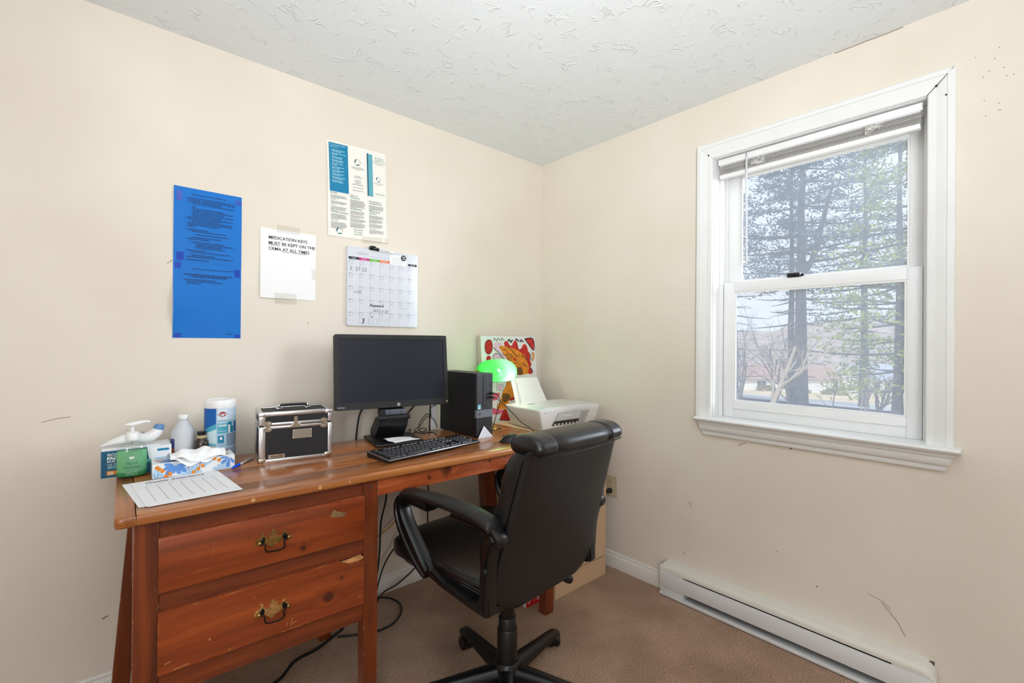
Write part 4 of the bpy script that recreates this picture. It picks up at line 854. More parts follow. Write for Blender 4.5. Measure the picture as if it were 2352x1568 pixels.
col(0.013, 0.196, [('h', 'Where do I turn', 0), ('h', 'for help?', 0), ('t', '', 4), ('s', 'Contact us:', 0), ('t', '', 3), ('s', 'Online at:', 0), ('t', '', 5), ('h', 'Volunteer Ombudsman', 0), ('t', '', 6), ('s', 'Other services', 0), ('t', '', 7)])
ring_logo(g, 0.050, 0.026, 0.0145, Zp)
col(0.100, 0.190, [('h', 'What is an', 0), ('h', 'Ombudsman?', 0), ('t', '', 9), ('h', 'An Ombudsman...', 0), ('t', '', 4), ('t', '', 3), ('t', '', 4), ('t', '', 5)])
for i, s_ in enumerate(('We provide', 'the caring', 'connection.')): add_text(g, s_, 0.136, 0.038-i*0.0100, 0.0092, 3, None, Zp, 'CENTER', shear=0.15)
col(0.189, 0.180, [('h', 'Such help from an', 0), ('h', 'Ombudsman when...', 0), ('t', '', 6), ('h', 'Who can ask for', 0), ('h', 'assistance?', 0), ('t', '', 4), ('t', '', 4), ('t', '', 4), ('s', 'Your donations', 0), ('t', '', 5)])
o = g.build('brochure_print', MB_, t, smooth=0); o['kind'] = 'stuff'
tape(t, 0.20, 0.002, 0.10, 0.030, 0.05, 0.0105); tape(t, 0.27, 0.006, 0.02, 0.03, 0.3, 0.0105)

# dry-erase calendar
t = wall_thing('calendar_board', 'white dry-erase calendar board with hand-written numbers', 'calendar', -1.2355, 1.2605, 0.0145)
M_board = mat('whiteboard', srgb(214, 216, 224), 0.16, spec=0.5, coat=0.3)
g = G(); g.prism(rrect(0, 0, 0.356, 0.356, 0.009), -0.0135, 0, 0, None); g.build('board', M_board, t, smooth=30)
Zp = 0.0004; g = G(); S = 0.356
cols_ = [0.008+i*0.0492 for i in range(8)]; 
for i in range(1, 7): g.rect(cols_[i]-0.0003, 0.008, cols_[i]+0.0003, 0.292, 2, None, Zp)
for j in range(1, 5): g.rect(0.004, 0.292-j*0.0582-0.0003, 0.352, 0.292-j*0.0582+0.0003, 2, None, Zp)
for i, mi in enumerate((3, 4, 5, 6, 7, 7, 3)):
    if i < 4: g.rect(cols_[i]-0.003, 0.298, cols_[i+1]-0.003, 0.3095, mi, None, Zp)
    elif i == 6: g.rect(0.302, 0.298, 0.350, 0.3085, 3, None, Zp)
    if i == 4: g.rect(cols_[i]-0.003, 0.298, cols_[i]+0.003, 0.3095, 4, None, Zp)
for i, s_ in enumerate(('Sunday', 'Monday', 'Tuesday', 'Wednesday')): add_text(g, s_, cols_[i]+0.0215, 0.3015, 0.0072, 0, None, Zp+0.0003, 'CENTER')
add_text(g, 'Saturday', 0.327, 0.3015, 0.0072, 0, None, Zp+0.0003, 'CENTER')
for i in range(7):
    for j in range(5):
        cx, cy = cols_[i]+0.008, 0.285-j*0.0582; P = ell(cx, cy, 0.0085, 0.0085, 0, 18); add_stroke(g, P+P[:2], 0.0012, 2, None, Zp)
        P = [(cx+0.0085*cos(radians(a)), cy+0.0085*sin(radians(a))) for a in (90, 115, 140, 165)]; add_stroke(g, P, 0.0014, 3 if i in (0, 2, 6) else 4, None, Zp+0.0002)
add_text(g, 'MONTH', 0.044, 0.3225, 0.0145, 2, None, Zp); g.rect(0.098, 0.3195, 0.205, 0.3203, 2, None, Zp)
o = g.build('calendar_print', [M_white, M_ink, mat('grey_grid', srgb(142, 146, 154), 0.5), mat('dark_header', srgb(30, 30, 48), 0.5), mat('magenta_header', srgb(196, 30, 124), 0.5), mat('green_header', srgb(92, 180, 54), 0.5), mat('orange_header', srgb(224, 110, 40), 0.5), M_teal], t, smooth=0); o['kind'] = 'stuff'
g = G()
def hand(s_, x, y, size, w=0.0002, rot=0.0, mi=0): add_text(g, s_, x, y, size, mi, None, 0.0009, shear=0.12, bold=w, rot=rot)
hand('Password', 0.107, 0.0890, 0.0175, 0.0004); hand('3', 0.066, 0.012, 0.032, 0.0003); hand('9', 0.112, 0.034, 0.018, 0.0002, 0, 1); hand('5  27', 0.010, 0.248, 0.024, 0.0001, 0, 1); hand('22', 0.066, 0.248, 0.024, 0.0001, 0, 1)
hand('11/30', 0.026, 0.146, 0.017, 0.0001, 0, 1); hand('2652 0 20', 0.120, 0.066, 0.019, 0.0001, -0.06, 1); hand('23  2 5', 0.150, 0.022, 0.020, 0.0, 0.05, 2); hand('Venous', 0.256, 0.086, 0.013, 0.0, -0.05, 2)
for x in (0.1, 0.125, 0.142): g.rect(x, 0.006, x+0.0008, 0.038, 1, None, 0.0009)
o = g.build('handwriting', [M_ink, M_greyink, M_paleink], t, smooth=0); o['kind'] = 'stuff'
card = thing('clipped_card', 'small white printed card held on the calendar by a round magnet', 'card', M=frame((-1.2355+0.2045, -0.0150, 1.2605+0.294), (1, 0, 0.01), (-0.01, 0, 1)))
G().box((0, 0, 0), (0.0885, 0.047, 0.0006)).build('sheet', M_paper, card, smooth=0)
g = G(); rnd = random.Random(8); lines(g, 0.012, 0.036, 5, 0.0075, [0.05, 0.045, 0.062, 0.058, 0.05], 0.0016, 0, 0.0008, rnd, None, 0.009); o = g.build('small_print', M_paleink, card, smooth=0); o['kind'] = 'stuff'
mg = thing('round_magnet', 'round black and white magnet on the calendar board', 'magnet', M=frame((-1.2355+0.276, -0.0160, 1.2605+0.332), (1, 0, 0), (0, 0, 1)))
G().prism(ell(0, 0, 0.0130, 0.0130, 0, 28), 0, 0.004).build('disc', M_ink, mg, smooth=30)
g = G()
for x, y, a, b, r in ((-.005, .004, .004, .0022, .6), (.004, .005, .0035, .002, -.5), (.005, -.004, .004, .002, .7), (-.004, -.005, .0032, .002, -.4), (0, 0, .0018, .0018, 0)): g.poly(ell(x, y, a, b, r, 12), 0, None, 0.0042)
g.build('printed_marks', M_white, mg, smooth=0)
mk = thing('dry_erase_marker', 'black and white dry-erase marker clipped to the top of the calendar board', 'marker', M=frame((-1.1345, -0.0180, 1.6195), (1, 0, -0.075), (0.075, 0, 1)))
G().tube([(0, 0, 0), (0.002, 0, 0), (0.020, 0, 0), (0.024, 0, 0), (0.046, 0, 0)], [0.0075, 0.0088, 0.0088, 0.0076, 0.0076], 16).build('cap', M_black_gloss, mk)
G().tube([(0.046, 0, 0), (0.116, 0, 0), (0.121, 0, 0)], [0.0068, 0.0068, 0.005], 16).build('barrel', M_white, mk)
g = G(); add_text(g, 'EXPO DRY ERASE', 0.054, -0.002, 0.0058, 0, None, 0.0071, bold=0.0001, sx=0.95); g.build('lettering', M_ink, mk, smooth=0)
G().box((0.008, 0.008, -0.006), (0.03, 0.011, 0.006), 0.001).build('clip', M_black_gloss, mk)

# ================================================================== things on the desk top
ZD = 0.7622
# --- box of face masks
mb = thing('mask_box', 'teal and white cardboard box of face masks at the left end of the desk', 'box', (-2.058, -0.155, ZD), radians(-1))
M_tealbox = mat('teal_carton', srgb(8, 88, 124), 0.45, var=(8, 0.1)); M_carton = mat('white_carton', srgb(232, 234, 236), 0.5); M_orange = mat('orange_print', srgb(226, 132, 36), 0.5); M_aqua = mat('aqua_print', srgb(96, 190, 198), 0.5)
w_, d_, h_ = 0.176, 0.088, 0.083
G().box((0, 0, 0), (w_, d_, h_), 0.001).build('carton', M_carton, mb, smooth=20)
g = G(); F = frame((0, -0.0003, 0), (1, 0, 0), (0, 0, 1))
g.prism([(0.0005, 0.0005), (w_-0.0005, 0.0005), (w_-0.0005, 0.030), (0.118, 0.040), (0.112, 0.0825), (0.0005, 0.0825)], 0, 0.0001, 0, F)
g.rect(0.014, 0.008, 0.066, 0.021, 2, F, 0.0003); g.prism([(0.110, 0.035), (w_-0.0005, 0.028), (w_-0.0005, 0.0345), (0.110, 0.044)], 0.0002, 0.0003, 1, F)
add_text(g, '50', 0.017, 0.0095, 0.0125, 3, F, 0.0005, bold=0.0002); add_text(g, '9JOINT', 0.0145, 0.066, 0.0125, 3, F, 0.0004, bold=0.0001); add_text(g, 'FACE', 0.0145, 0.055, 0.0125, 3, F, 0.0004, bold=0.0006, sx=1.08); add_text(g, 'MASK Earloop', 0.0145, 0.047, 0.0078, 3, F, 0.0004, bold=0.0001); add_text(g, '3 ply  disposable', 0.0145, 0.0395, 0.0062, 3, F, 0.0004)
lines(g, 0.016, 0.035, 3, 0.0035, [0.045, 0.05, 0.038], 0.0014, 4, 0.0004, random.Random(2), F)
g.poly(rrect(0.138, 0.066, 0.170, 0.0735, 0.0036), 5, F, 0.0003)
g.build('carton_print', [M_tealbox, M_aqua, M_orange, M_white, M_lightp, M_teal], mb, smooth=0)
G().box((-0.0006, 0.001, 0.001), (0.0, d_-0.001, h_-0.001)).build('end_panel', mat('grey_blue_carton', srgb(128, 150, 160), 0.5), mb, smooth=0)
g = G(); g.add([(0.002, 0.003, h_+0.0004), (w_-0.03, 0.003, h_+0.0004), (w_-0.03, 0.012, h_+0.004), (0.002, 0.014, h_+0.006)], [(0, 1, 2, 3)]); g.add([(w_*0.55, 0.03, h_+0.0004), (w_-0.002, 0.002, h_+0.0004), (w_-0.004, d_*0.9, h_+0.005), (w_*0.6, d_*0.8, h_+0.004)], [(0, 1, 2, 3)]); g.build('torn_flap', M_carton, mb, smooth=0)
# --- infrared thermometer lying on the mask box
th = thing('thermometer', 'white and blue forehead thermometer lying on the box of masks', 'thermometer', (-2.058, -0.118, ZD+h_+0.0068), radians(-1))
def blob(pts, rads, n=18, sy=1.0):
    P = smoothpts(pts, 5); R = smoothpts([(a, b, 0) for a, b in rads], 5); rings = []
    for i, p in enumerate(P):
        t = (P[min(i+1, len(P)-1)]-P[max(i-1, 0)]).normalized(); up = Vector((0, 1, 0)); b = t.cross(up).normalized()
        rings.append([p+b*max(0.0006, R[i][0])*cos(a)+up*max(0.0006, R[i][1])*sin(a) for a in [2*pi*j/n for j in range(n)]])
    return G().loft(rings)
blob([(0.000, 0, 0.003), (0.020, 0, 0.010), (0.055, 0, 0.018), (0.085, 0, 0.0195), (0.105, 0, 0.018), (0.122, 0, 0.020), (0.137, 0, 0.031), (0.1435, 0, 0.043)], [(0.003, 0.010), (0.0085, 0.018), (0.0150, 0.021), (0.0165, 0.021), (0.0165, 0.020), (0.0175, 0.0195), (0.0165, 0.0185), (0.0150, 0.017)]).build('body', M_white, th)
blob([(0.1425, 0, 0.0420), (0.1455, 0, 0.0490), (0.1475, 0, 0.0555), (0.1478, 0, 0.0568)], [(0.0152, 0.0172), (0.0142, 0.0162), (0.0130, 0.015), (0.0105, 0.0125)]).build('sensor_cap', mat('steel_blue_plastic', srgb(92, 138, 190), 0.35), th)
G().box((0.100, -0.006, 0.034), (0.108, 0.006, 0.0365), 0.001).build('button', mat('grey_button', srgb(130, 130, 135), 0.4), th)
# --- hand sanitizer
hs = thing('sanitizer_bottle', 'clear pump bottle of green hand sanitizer in front of the mask box', 'bottle', (-1.9845, -0.178, ZD))
M_clear = glass_mat('clear_plastic', (0.97, 0.98, 0.98, 1), 0.05, (0.9, 0.95, 0.95, 1), 0.07)
def gel_mat(name, c, t):
    m = bpy.data.materials.new(name); m.use_nodes = True; N, L = nodes(m); N.remove(N['Principled BSDF'])
    a = N.new('ShaderNodeBsdfTranslucent'); a.inputs[0].default_value = c; b = N.new('ShaderNodeBsdfDiffuse'); b.inputs[0].default_value = c; tr = N.new('ShaderNodeBsdfTransparent'); tr.inputs[0].default_value = c
    x = N.new('ShaderNodeMixShader'); x.inputs[0].default_value = 0.75; L.new(a.outputs[0], x.inputs[1]); L.new(b.outputs[0], x.inputs[2])
    y = N.new('ShaderNodeMixShader'); y.inputs[0].default_value = t; L.new(x.outputs[0], y.inputs[1]); L.new(tr.outputs[0], y.inputs[2]); L.new(y.outputs[0], N['Material Output'].inputs[0]); return m
M_gel = gel_mat('green_gel', srgb(172, 246, 192), 0.42); M_gel2 = gel_mat('deep_green_gel', srgb(70, 190, 124), 0.35)
def oval(prof, sy=0.66, n=40): return G().lathe(prof, n, sx=1.0, sy=sy)
oval([(0.020, 0.0), (0.0255, 0.001), (0.0280, 0.004), (0.0287, 0.012), (0.0285, 0.066), (0.0265, 0.0735), (0.0205, 0.079), (0.0135, 0.0825), (0.0118, 0.0845), (0.0118, 0.089)]).scale(1.33).build('bottle_body', M_clear, hs, smooth=60)
oval([(0.020, 0.0025), (0.0255, 0.0035), (0.0272, 0.006), (0.0276, 0.014), (0.0274, 0.0600)]).scale(1.33).build('gel', M_gel, hs, smooth=60)
oval([(0.0195, 0.0022), (0.0257, 0.0032), (0.0276, 0.006), (0.0280, 0.0140)]).scale(1.33).build('gel_base', M_gel2, hs, smooth=60)
G().lathe([(0.0128, 0.0862), (0.0132, 0.0875), (0.0132, 0.0990), (0.0120, 0.1005), (0.0120, 0.1040), (0.0060, 0.1055)], 28).scale(1.33).build('pump_collar', M_white, hs)
G().lathe([(0.0042, 0.105), (0.0040, 0.117), (0.0048, 0.120)], 16).scale(1.33).build('pump_stem', M_white, hs)
g = G(); P = [(-0.0145, 0.0005, 0.1225), (-0.006, 0, 0.1215), (0.004, 0, 0.1225), (0.016, -0.001, 0.1255), (0.026, -0.002, 0.1265), (0.0335, -0.003, 0.1250)]; g.tube(smoothpts(P, 4), [0.0012, 0.002, 0.0032, 0.0042, 0.0052, 0.0058, 0.0060, 0.0060, 0.0060, 0.0058, 0.0056, 0.0052, 0.0048, 0.0044, 0.004, 0.0036, 0.0033, 0.003, 0.0028, 0.0026, 0.0024], 12, sx=1.5, up=(0, 0, 1)); g.scale(1.33).build('pump_nozzle', M_white, hs)
G().tube([(0.001, -0.002, 0.006), (0, 0, 0.088)], 0.0026, 8).scale(1.33).build('dip_tube', M_clear, hs)
hd = atan2 = math.atan2(-2.063+0.186, -2.075+1.9855)   # the printed front faces the room
def on_oval(g, s_, zc, size, mi, rx, ryy, az, align='CENTER', bold=0.0, sx=1.0):
    v, f = text_geo(s_, size, align, 0, bold, sx)
    g.add([(rx*cos(az+p[0]/rx), ryy*sin(az+p[0]/rx), zc+p[1]) for p in v], f, mi)
g = G(); az = -pi/2-0.05; R_ = 0.0291; Ry = 0.0195
on_oval(g, 'Hand', 0.0315, 0.0098, 0, R_, Ry, az); on_oval(g, 'Sanitizer', 0.0225, 0.0098, 0, R_, Ry, az)
on_oval(g, 'with vitamin E', 0.0165, 0.0032, 0, R_, Ry, az); on_oval(g, 'kills germs on hands', 0.0125, 0.0030, 1, R_, Ry, az); on_oval(g, '8 FL OZ (236 mL)', 0.0085, 0.0028, 1, R_, Ry, az)
for dx in (-1, 0, 1): on_oval(g, 'v', 0.0445+abs(dx)*0.0012, 0.008, 1, R_, Ry, az+dx*0.09, bold=0.0006)
g.scale(1.33).build('lettering', [mat('green_ink', srgb(44, 116, 88), 0.6), M_white], hs, smooth=0)
# --- tissue box
tb = thing('tissue_box', 'flat white tissue box with blue and orange flowers, a tissue sticking out', 'box', (-1.9405, -0.262, ZD), radians(-2.5))
w_, d_, h_ = 0.220, 0.112, 0.0455
G().box((0, 0, 0), (w_, d_, h_), 0.0012).build('carton', M_carton, tb, smooth=20)
M_pb = mat('blue_petal_print', srgb(92, 146, 214), 0.5); M_lb = mat('pale_blue_print', srgb(178, 210, 238), 0.5); M_or = mat('orange_flower_print', srgb(232, 140, 36), 0.5); M_or2 = mat('brown_orange_print', srgb(196, 100, 40), 0.5)
g = G()
def bloom(F, x, y, r, a0, a1, n, mi, z, wd=0.2):
    for k in range(n):
        a = radians(a0+(a1-a0)*k/(n-1)); P = []
        rr_ = r*(0.85+0.3*((k*7) % 3)/2)
        for i in range(12):
            q = 2*pi*i/12; u = rr_*(0.55+0.45*cos(q)); v = rr_*wd*sin(q)*(0.6+0.4*cos(q)+0.15); P.append((x+u*cos(a)-v*sin(a), y+u*sin(a)+v*cos(a)))
        yield P, mi, z
def clip_rect(P, x0, y0, x1, y1):
    def cl(P, ax, lim, sg):
        out = []
        for i in range(len(P)):
            a, b = P[i], P[(i+1) % len(P)]; ia = sg*a[ax] <= sg*lim; ib = sg*b[ax] <= sg*lim
            if ia: out.append(a)
            if ia != ib:
                t_ = (lim-a[ax])/(b[ax]-a[ax]); out.append((a[0]+(b[0]-a[0])*t_, a[1]+(b[1]-a[1])*t_))
        return out
    for ax, lim, sg in ((0, x1, 1), (0, x0, -1), (1, y1, 1), (1, y0, -1)):
        P = cl(P, ax, lim, sg)
        if len(P) < 3: return None
    return P
def pat(F, W_, H_, items):
    for P, mi, z in items:
        q = clip_rect(P, 0.001, 0.001, W_-0.001, H_-0.001)
        if q: g.poly(q, mi, F, z)
def dotp(x, y, rx, r_, mi, z, rot=0): return [(ell(x, y, rx, r_, rot, 16), mi, z)]
FF = frame((0, -0.0004, 0), (1, 0, 0), (0, 0, 1)); it = []
it += list(bloom(FF, 0.010, -0.004, 0.030, 30, 120, 4, 1, 0.0001, .25)); it += list(bloom(FF, 0.100, -0.004, 0.036, 20, 150, 6, 1, 0.0001, .22)); it += list(bloom(FF, 0.186, 0.0, 0.03, 30, 160, 5, 1, 0.0001, .22)); it += list(bloom(FF, 0.14, 0.050, 0.03, 190, 330, 5, 1, 0.0001, .25))
it += list(bloom(FF, 0.058, 0.038, 0.034, 175, 345, 7, 0, 0.0003)); it += dotp(0.058, 0.040, 0.007, 0.006, 4, 0.0005); it += list(bloom(FF, 0.205, 0.040, 0.030, 180, 300, 4, 0, 0.0003))
for x, y in ((0.018, 0.028), (0.026, 0.022), (0.012, 0.034), (0.045, 0.010), (0.034, 0.004), (0.118, 0.014), (0.130, 0.022), (0.106, 0.006), (0.175, 0.034), (0.162, 0.040)): it += dotp(x, y, 0.0062, 0.0052, 2, 0.0004, x*40)
for P in ([(0.040, 0.002), (0.041, 0.022), (0.039, 0.022), (0.038, 0.002)], [(0.121, 0.012), (0.124, 0.034), (0.122, 0.034), (0.119, 0.012)], [(0.092, 0.016), (0.095, 0.040), (0.093, 0.040), (0.090, 0.016)]): it.append((P, 3, 0.0004))
pat(FF, w_, h_, it)
FT = frame((0, 0, h_+0.0002), (1, 0, 0), (0, 1, 0)); it = []
it += list(bloom(FT, 0.060, 0.010, 0.050, 20, 175, 7, 0, 0.0002)); it += list(bloom(FT, 0.15, 0.03, 0.05, 0, 320, 8, 1, 0.0001)); it += list(bloom(FT, 0.01, 0.08, 0.04, -60, 80, 5, 1, 0.0001))
for x, y in ((0.02, 0.03), (0.03, 0.05), (0.012, 0.055), (0.19, 0.02), (0.20, 0.03), (0.208, 0.085)): it += dotp(x, y, 0.007, 0.006, 2, 0.0004)
pat(FT, w_, d_, it)
FS = frame((-0.0004, d_, 0), (0, -1, 0), (0, 0, 1)); it = []
it += list(bloom(FS, 0.06, 0.0, 0.045, 20, 160, 6, 1, 0.0001)); it += dotp(0.10, 0.036, 0.007, 0.006, 2, 0.0003)
pat(FS, d_, h_, it)
o = g.build('flower_print', [M_pb, M_lb, M_or, M_or2, M_paleink], tb, smooth=0); o['kind'] = 'stuff'
G().prism(ell(0.125, 0.058, 0.072, 0.030, 0, 24), h_+0.0006, h_+0.0012).build('opening_film', M_tape, tb, smooth=0)
M_tissue = mat('white_tissue', srgb(246, 246, 246), 0.85, spec=0.1, bump=(60, 0.25, 3, 0.001))
ts = thing('tissue', 'crumpled white tissue pulled out over the front of the flowered tissue box', 'tissue', (-1.9405, -0.262, ZD+h_+0.0022), radians(-2.5))
g = G(); rt = random.Random(6)
def tis(u, v):
    # a folded sheet lying over the top, its front point hanging over the front face
    x = 0.040+0.162*u+0.016*(1-v)*(0.5-u); y0 = -0.006+0.012*abs(u-0.55)-(0.0 if u < .25 or u > .9 else 0.004); y = y0+(0.104-y0)*v
    z = 0.004+0.020*sin(pi*min(1, v*1.15))**1.4*(0.45+0.55*sin(pi*(0.08+0.9*u)))+0.006*sin(9*u+5*v)*v+0.004*sin(17*u-6*v)+0.010*math.exp(-((u-0.22)/0.10)**2)*(1-v)
    if v < 0.16: z -= (0.16-v)/0.16*0.016*math.exp(-((u-0.55)/0.28)**2); 
    return (x, y, max(z, 0.0005 if y > 0.002 else -0.03))
g.grid(tis, 44, 30); g.build('sheet', M_tissue, ts, smooth=80)
g = G(); g.grid(lambda u, v: (0.045+0.135*u, 0.006-0.012*sin(pi*u)*(1-v)-0.004*(1-v)+0.030*v, 0.010*v+0.012*sin(pi*v)*(0.3+u*0.7)-0.022*(1-v)**2*sin(pi*min(1, u*1.2))**2+0.003*sin(14*u+3*v)+0.004), 34, 10)
g.build('front_fold', M_tissue, ts, smooth=80)
# --- stack of printed sheets
ps = thing('attendance_sheets', 'loose white printed table sheets lying at the front left of the desk', 'papers', (-1.9745, -0.5525, ZD), radians(2.0))
M_sheet = mat('sheet_paper', srgb(238, 238, 240), 0.65)
for i, (dx, dy, r) in enumerate(((-0.013, 0.010, 0.020), (-0.006, 0.006, 0.008), (0.004, -0.004, -0.006), (0, 0, 0))):
    g = G(); c, s_ = cos(r), sin(r); g.prism([(dx+a*c-b*s_, dy+a*s_+b*c) for a, b in ((0, 0), (0.216, 0), (0.207, 0.268), (-0.009, 0.271))], 0.0002+i*0.0006, 0.0007+i*0.0006); g.build('sheet', M_sheet, ps, smooth=0)
g = G(); Zp = 0.0029; F = Matrix(((1, -0.035, 0, 0), (0, 1, 0, 0), (0, 0, 1, 0), (0, 0, 0, 1)))
add_text(g, 'Weekly Attendance', 0.104, 0.238, 0.0185, 0, F, Zp, 'CENTER', shear=0.25, bold=0.0004)
lines(g, 0.028, 0.222, 1, 0, [0.155], 0.0012, 2, Zp, random.Random(3), F, 0.014)
for i in range(7): g.rect(0.026+i*0.0276, 0.030, 0.0268+i*0.0276, 0.206-(0 if i else 0.002), 1, F, Zp)
for j in range(17): g.rect(0.026, 0.030+j*0.0103, 0.192, 0.0303+j*0.0103, 2, F, Zp)
for i in range(6): lines(g, 0.031+i*0.0276, 0.2095, 1, 0, [0.016], 0.0016, 2, Zp, random.Random(i), F)
o = g.build('table_print', [M_ink, M_greyink, M_paleink], ps, smooth=0); o['kind'] = 'stuff'
# --- rubbing alcohol, brown bottle, wipes canister
ra = thing('alcohol_bottle', 'translucent white plastic bottle with a white cap behind the tissue box', 'bottle', (-1.846, -0.118, ZD))
M_hdpe = mat('frosted_plastic', srgb(206, 208, 212), 0.35, var=(10, 0.05))
G().lathe([(0.030, 0), (0.0335, 0.002), (0.0342, 0.006), (0.0342, 0.108), (0.0335, 0.115), (0.030, 0.124), (0.0225, 0.137), (0.0165, 0.148), (0.0130, 0.152), (0.0125, 0.156), (0.0130, 0.157), (0.0130, 0.160)], 36).build('bottle_body', M_hdpe, ra)
G().lathe([(0.0140, 0.1590), (0.0144, 0.160), (0.0144, 0.1715), (0.0134, 0.1728)], 32).build('cap', M_white, ra)
g = G()
for z0, z1, mi in ((0.066, 0.096, 0), (0.030, 0.066, 1), (0.010, 0.030, 2)):
    g.grid(lambda u, v: (0.0346*cos(radians(150+70*u)), 0.0346*sin(radians(150+70*u)), z0+(z1-z0)*v), 10, 1, mi)
g.build('label', [mat('navy_label', srgb(54, 70, 130), 0.5), mat('rust_label', srgb(158, 78, 42), 0.5), mat('dark_brown_label', srgb(50, 30, 22), 0.5)], ra)
bb_ = thing('brown_bottle', 'small dark brown medicine bottle with a black cap beside the wipes canister', 'bottle', (-1.797, -0.150, ZD))
G().lathe([(0.018, 0), (0.0215, 0.002), (0.0215, 0.072), (0.0195, 0.082), (0.0140, 0.089), (0.0125, 0.092), (0.0125, 0.096)], 28).build('bottle_body', mat('amber_glass', srgb(48, 32, 26), 0.15, coat=0.4), bb_)
G().lathe([(0.0142, 0.0925), (0.0145, 0.094), (0.0135, 0.0965), (0.0145, 0.099), (0.0135, 0.1015)], 26).build('neck_ring', mat('cream_neck_ring', srgb(196, 176, 124), 0.4), bb_)
G().lathe([(0.0130, 0.1010), (0.0138, 0.1025), (0.0138, 0.113), (0.0120, 0.1150)], 28).build('cap', M_black_gloss, bb_)
wc = thing('wipes_canister', 'white canister of disinfecting wipes with a blue label', 'canister', (-1.739, -0.128, ZD))
RC = 0.0485
G().lathe([(0.044, 0), (0.0465, 0.002), (0.047, 0.006), (0.0465, 0.012), (0.0475, 0.020), (0.0478, 0.05), (0.0478, 0.192), (0.0465, 0.196)], 48).build('canister_body', M_white, wc)
G().lathe([(0.0492, 0.1915), (0.0496, 0.193), (0.0496, 0.2115), (0.0488, 0.2140), (0.0470, 0.2170), (0.0440, 0.2185), (0.0380, 0.2188), (0.0360, 0.2165), (0.015, 0.2165)], 48).build('lid', M_white, wc)
azc = math.atan2(-2.063+0.128, -2.075+1.739)             # towards the middle of the room
g = G()
def cyl_rect(a0, a1, z0, z1, mi, r=0.0482, n=10, fz=None):
    """label patch between two angles (degrees right of the view axis)"""
    f = fz or (lambda a, v: z0+(z1-z0)*v)
    g.grid(lambda u, v: (r*cos(azc+radians(a0+(a1-a0)*u)), r*sin(azc+radians(a0+(a1-a0)*u)), f(u, v)), n, 1, mi)
cyl_rect(-100, 100, 0.018, 0.1905, 0, 0.0480, 40)
cyl_rect(-100, -14, 0.104, 0.1905, 1, 0.0482, 16, lambda u, v: (0.104+0.034*u)*(1-v)+0.1905*v)
cyl_rect(-100, -14, 0, 0, 2, 0.0482, 16, lambda u, v: (0.093+0.026*u)+(0.010+0.009*u)*v)
cyl_rect(-100, -14, 0, 0, 3, 0.0481, 16, lambda u, v: 0.072+(0.020+0.028*u)*v)
cyl_rect(-100, -14, 0, 0, 2, 0.0482, 16, lambda u, v: (0.072-0.012*u)+0.006*v)
cyl_rect(-100, -14, 0.018, 0.050, 4, 0.0482, 16); cyl_rect(-100, -14, 0.034, 0.060, 10, 0.0481, 16)
cyl_rect(-10, 58, 0.150, 0.190, 5, 0.0483); cyl_rect(-10, 28, 0.104, 0.138, 2, 0.0483); cyl_rect(28, 46, 0.104, 0.142, 6, 0.0483); cyl_rect(46, 54, 0.104, 0.126, 6, 0.0483); cyl_rect(58, 84, 0.104, 0.142, 1, 0.0483); cyl_rect(30, 39, 0.108, 0.132, 9, 0.0485); cyl_rect(30.5, 38.5, 0.104, 0.111, 9, 0.0486)
cyl_rect(-8, 14, 0.070, 0.096, 6, 0.0484); cyl_rect(0, 8, 0.082, 0.091, 9, 0.0486)
cyl_rect(24, 90, 0.058, 0.100, 7, 0.0483); cyl_rect(-14, 90, 0.018, 0.052, 8, 0.0483)
rnd = random.Random(12)
for a0, a1, z0, n, dz, mi, h in ((28, 60, 0.184, 6, 0.0055, 7, .0014), (-9, 54, 0.147, 1, .004, 7, .0018), (-6, 20, 0.064, 2, 0.004, 7, .0014), (26, 88, 0.094, 8, 0.0046, 5, .0012), (-10, 86, 0.046, 6, 0.0046, 7, .0013), (-6, 24, 0.128, 1, 0.006, 9, .006), (-8, 24, 0.111, 1, .004, 9, .0016)):
    for i in range(n):
        a = a0
        while a < a1:
            b = min(a1, a+rnd.uniform(2, 7)); cyl_rect(a, b, z0-i*dz, z0-i*dz+h, mi, 0.0486, 2); a = b+1.2
def on_cyl(s_, zc, size, mi, a, r=0.0491, bold=0.0, sx=1.0):
    v, f = text_geo(s_, size, 'CENTER', 0, bold, sx); g.add([(r*cos(azc+radians(a)+p[0]/r), r*sin(azc+radians(a)+p[0]/r), zc+p[1]) for p in v], f, mi)
def on_cylpoly(P, a, zc, mi, r): g.add([(r*cos(azc+radians(a)+x/r), r*sin(azc+radians(a)+x/r), zc+y) for x, y in P], [list(range(len(P)))], mi)
def lozenge(w, h): return [(-w, 0), (-w*0.55, h*0.62), (-w*0.2, h*0.95), (0, h), (w*0.2, h*0.95), (w*0.55, h*0.62), (w, 0), (w*0.55, -h*0.62), (w*0.2, -h*0.95), (0, -h), (-w*0.2, -h*0.95), (-w*0.55, -h*0.62)]
on_cylpoly(lozenge(0.0168, 0.0098), 9, 0.1700, 9, 0.0487); on_cylpoly(lozenge(0.0160, 0.0092), 9, 0.1700, 11, 0.0488); on_cylpoly([(-0.0145, 0.0032), (0.0145, 0.0032), (0.0145, -0.0032), (-0.0145, -0.0032)], 9, 0.1700, 12, 0.0489)
on_cyl('CLOROX', 0.1677, 0.0068, 9, 9, bold=0.00025, sx=0.98)
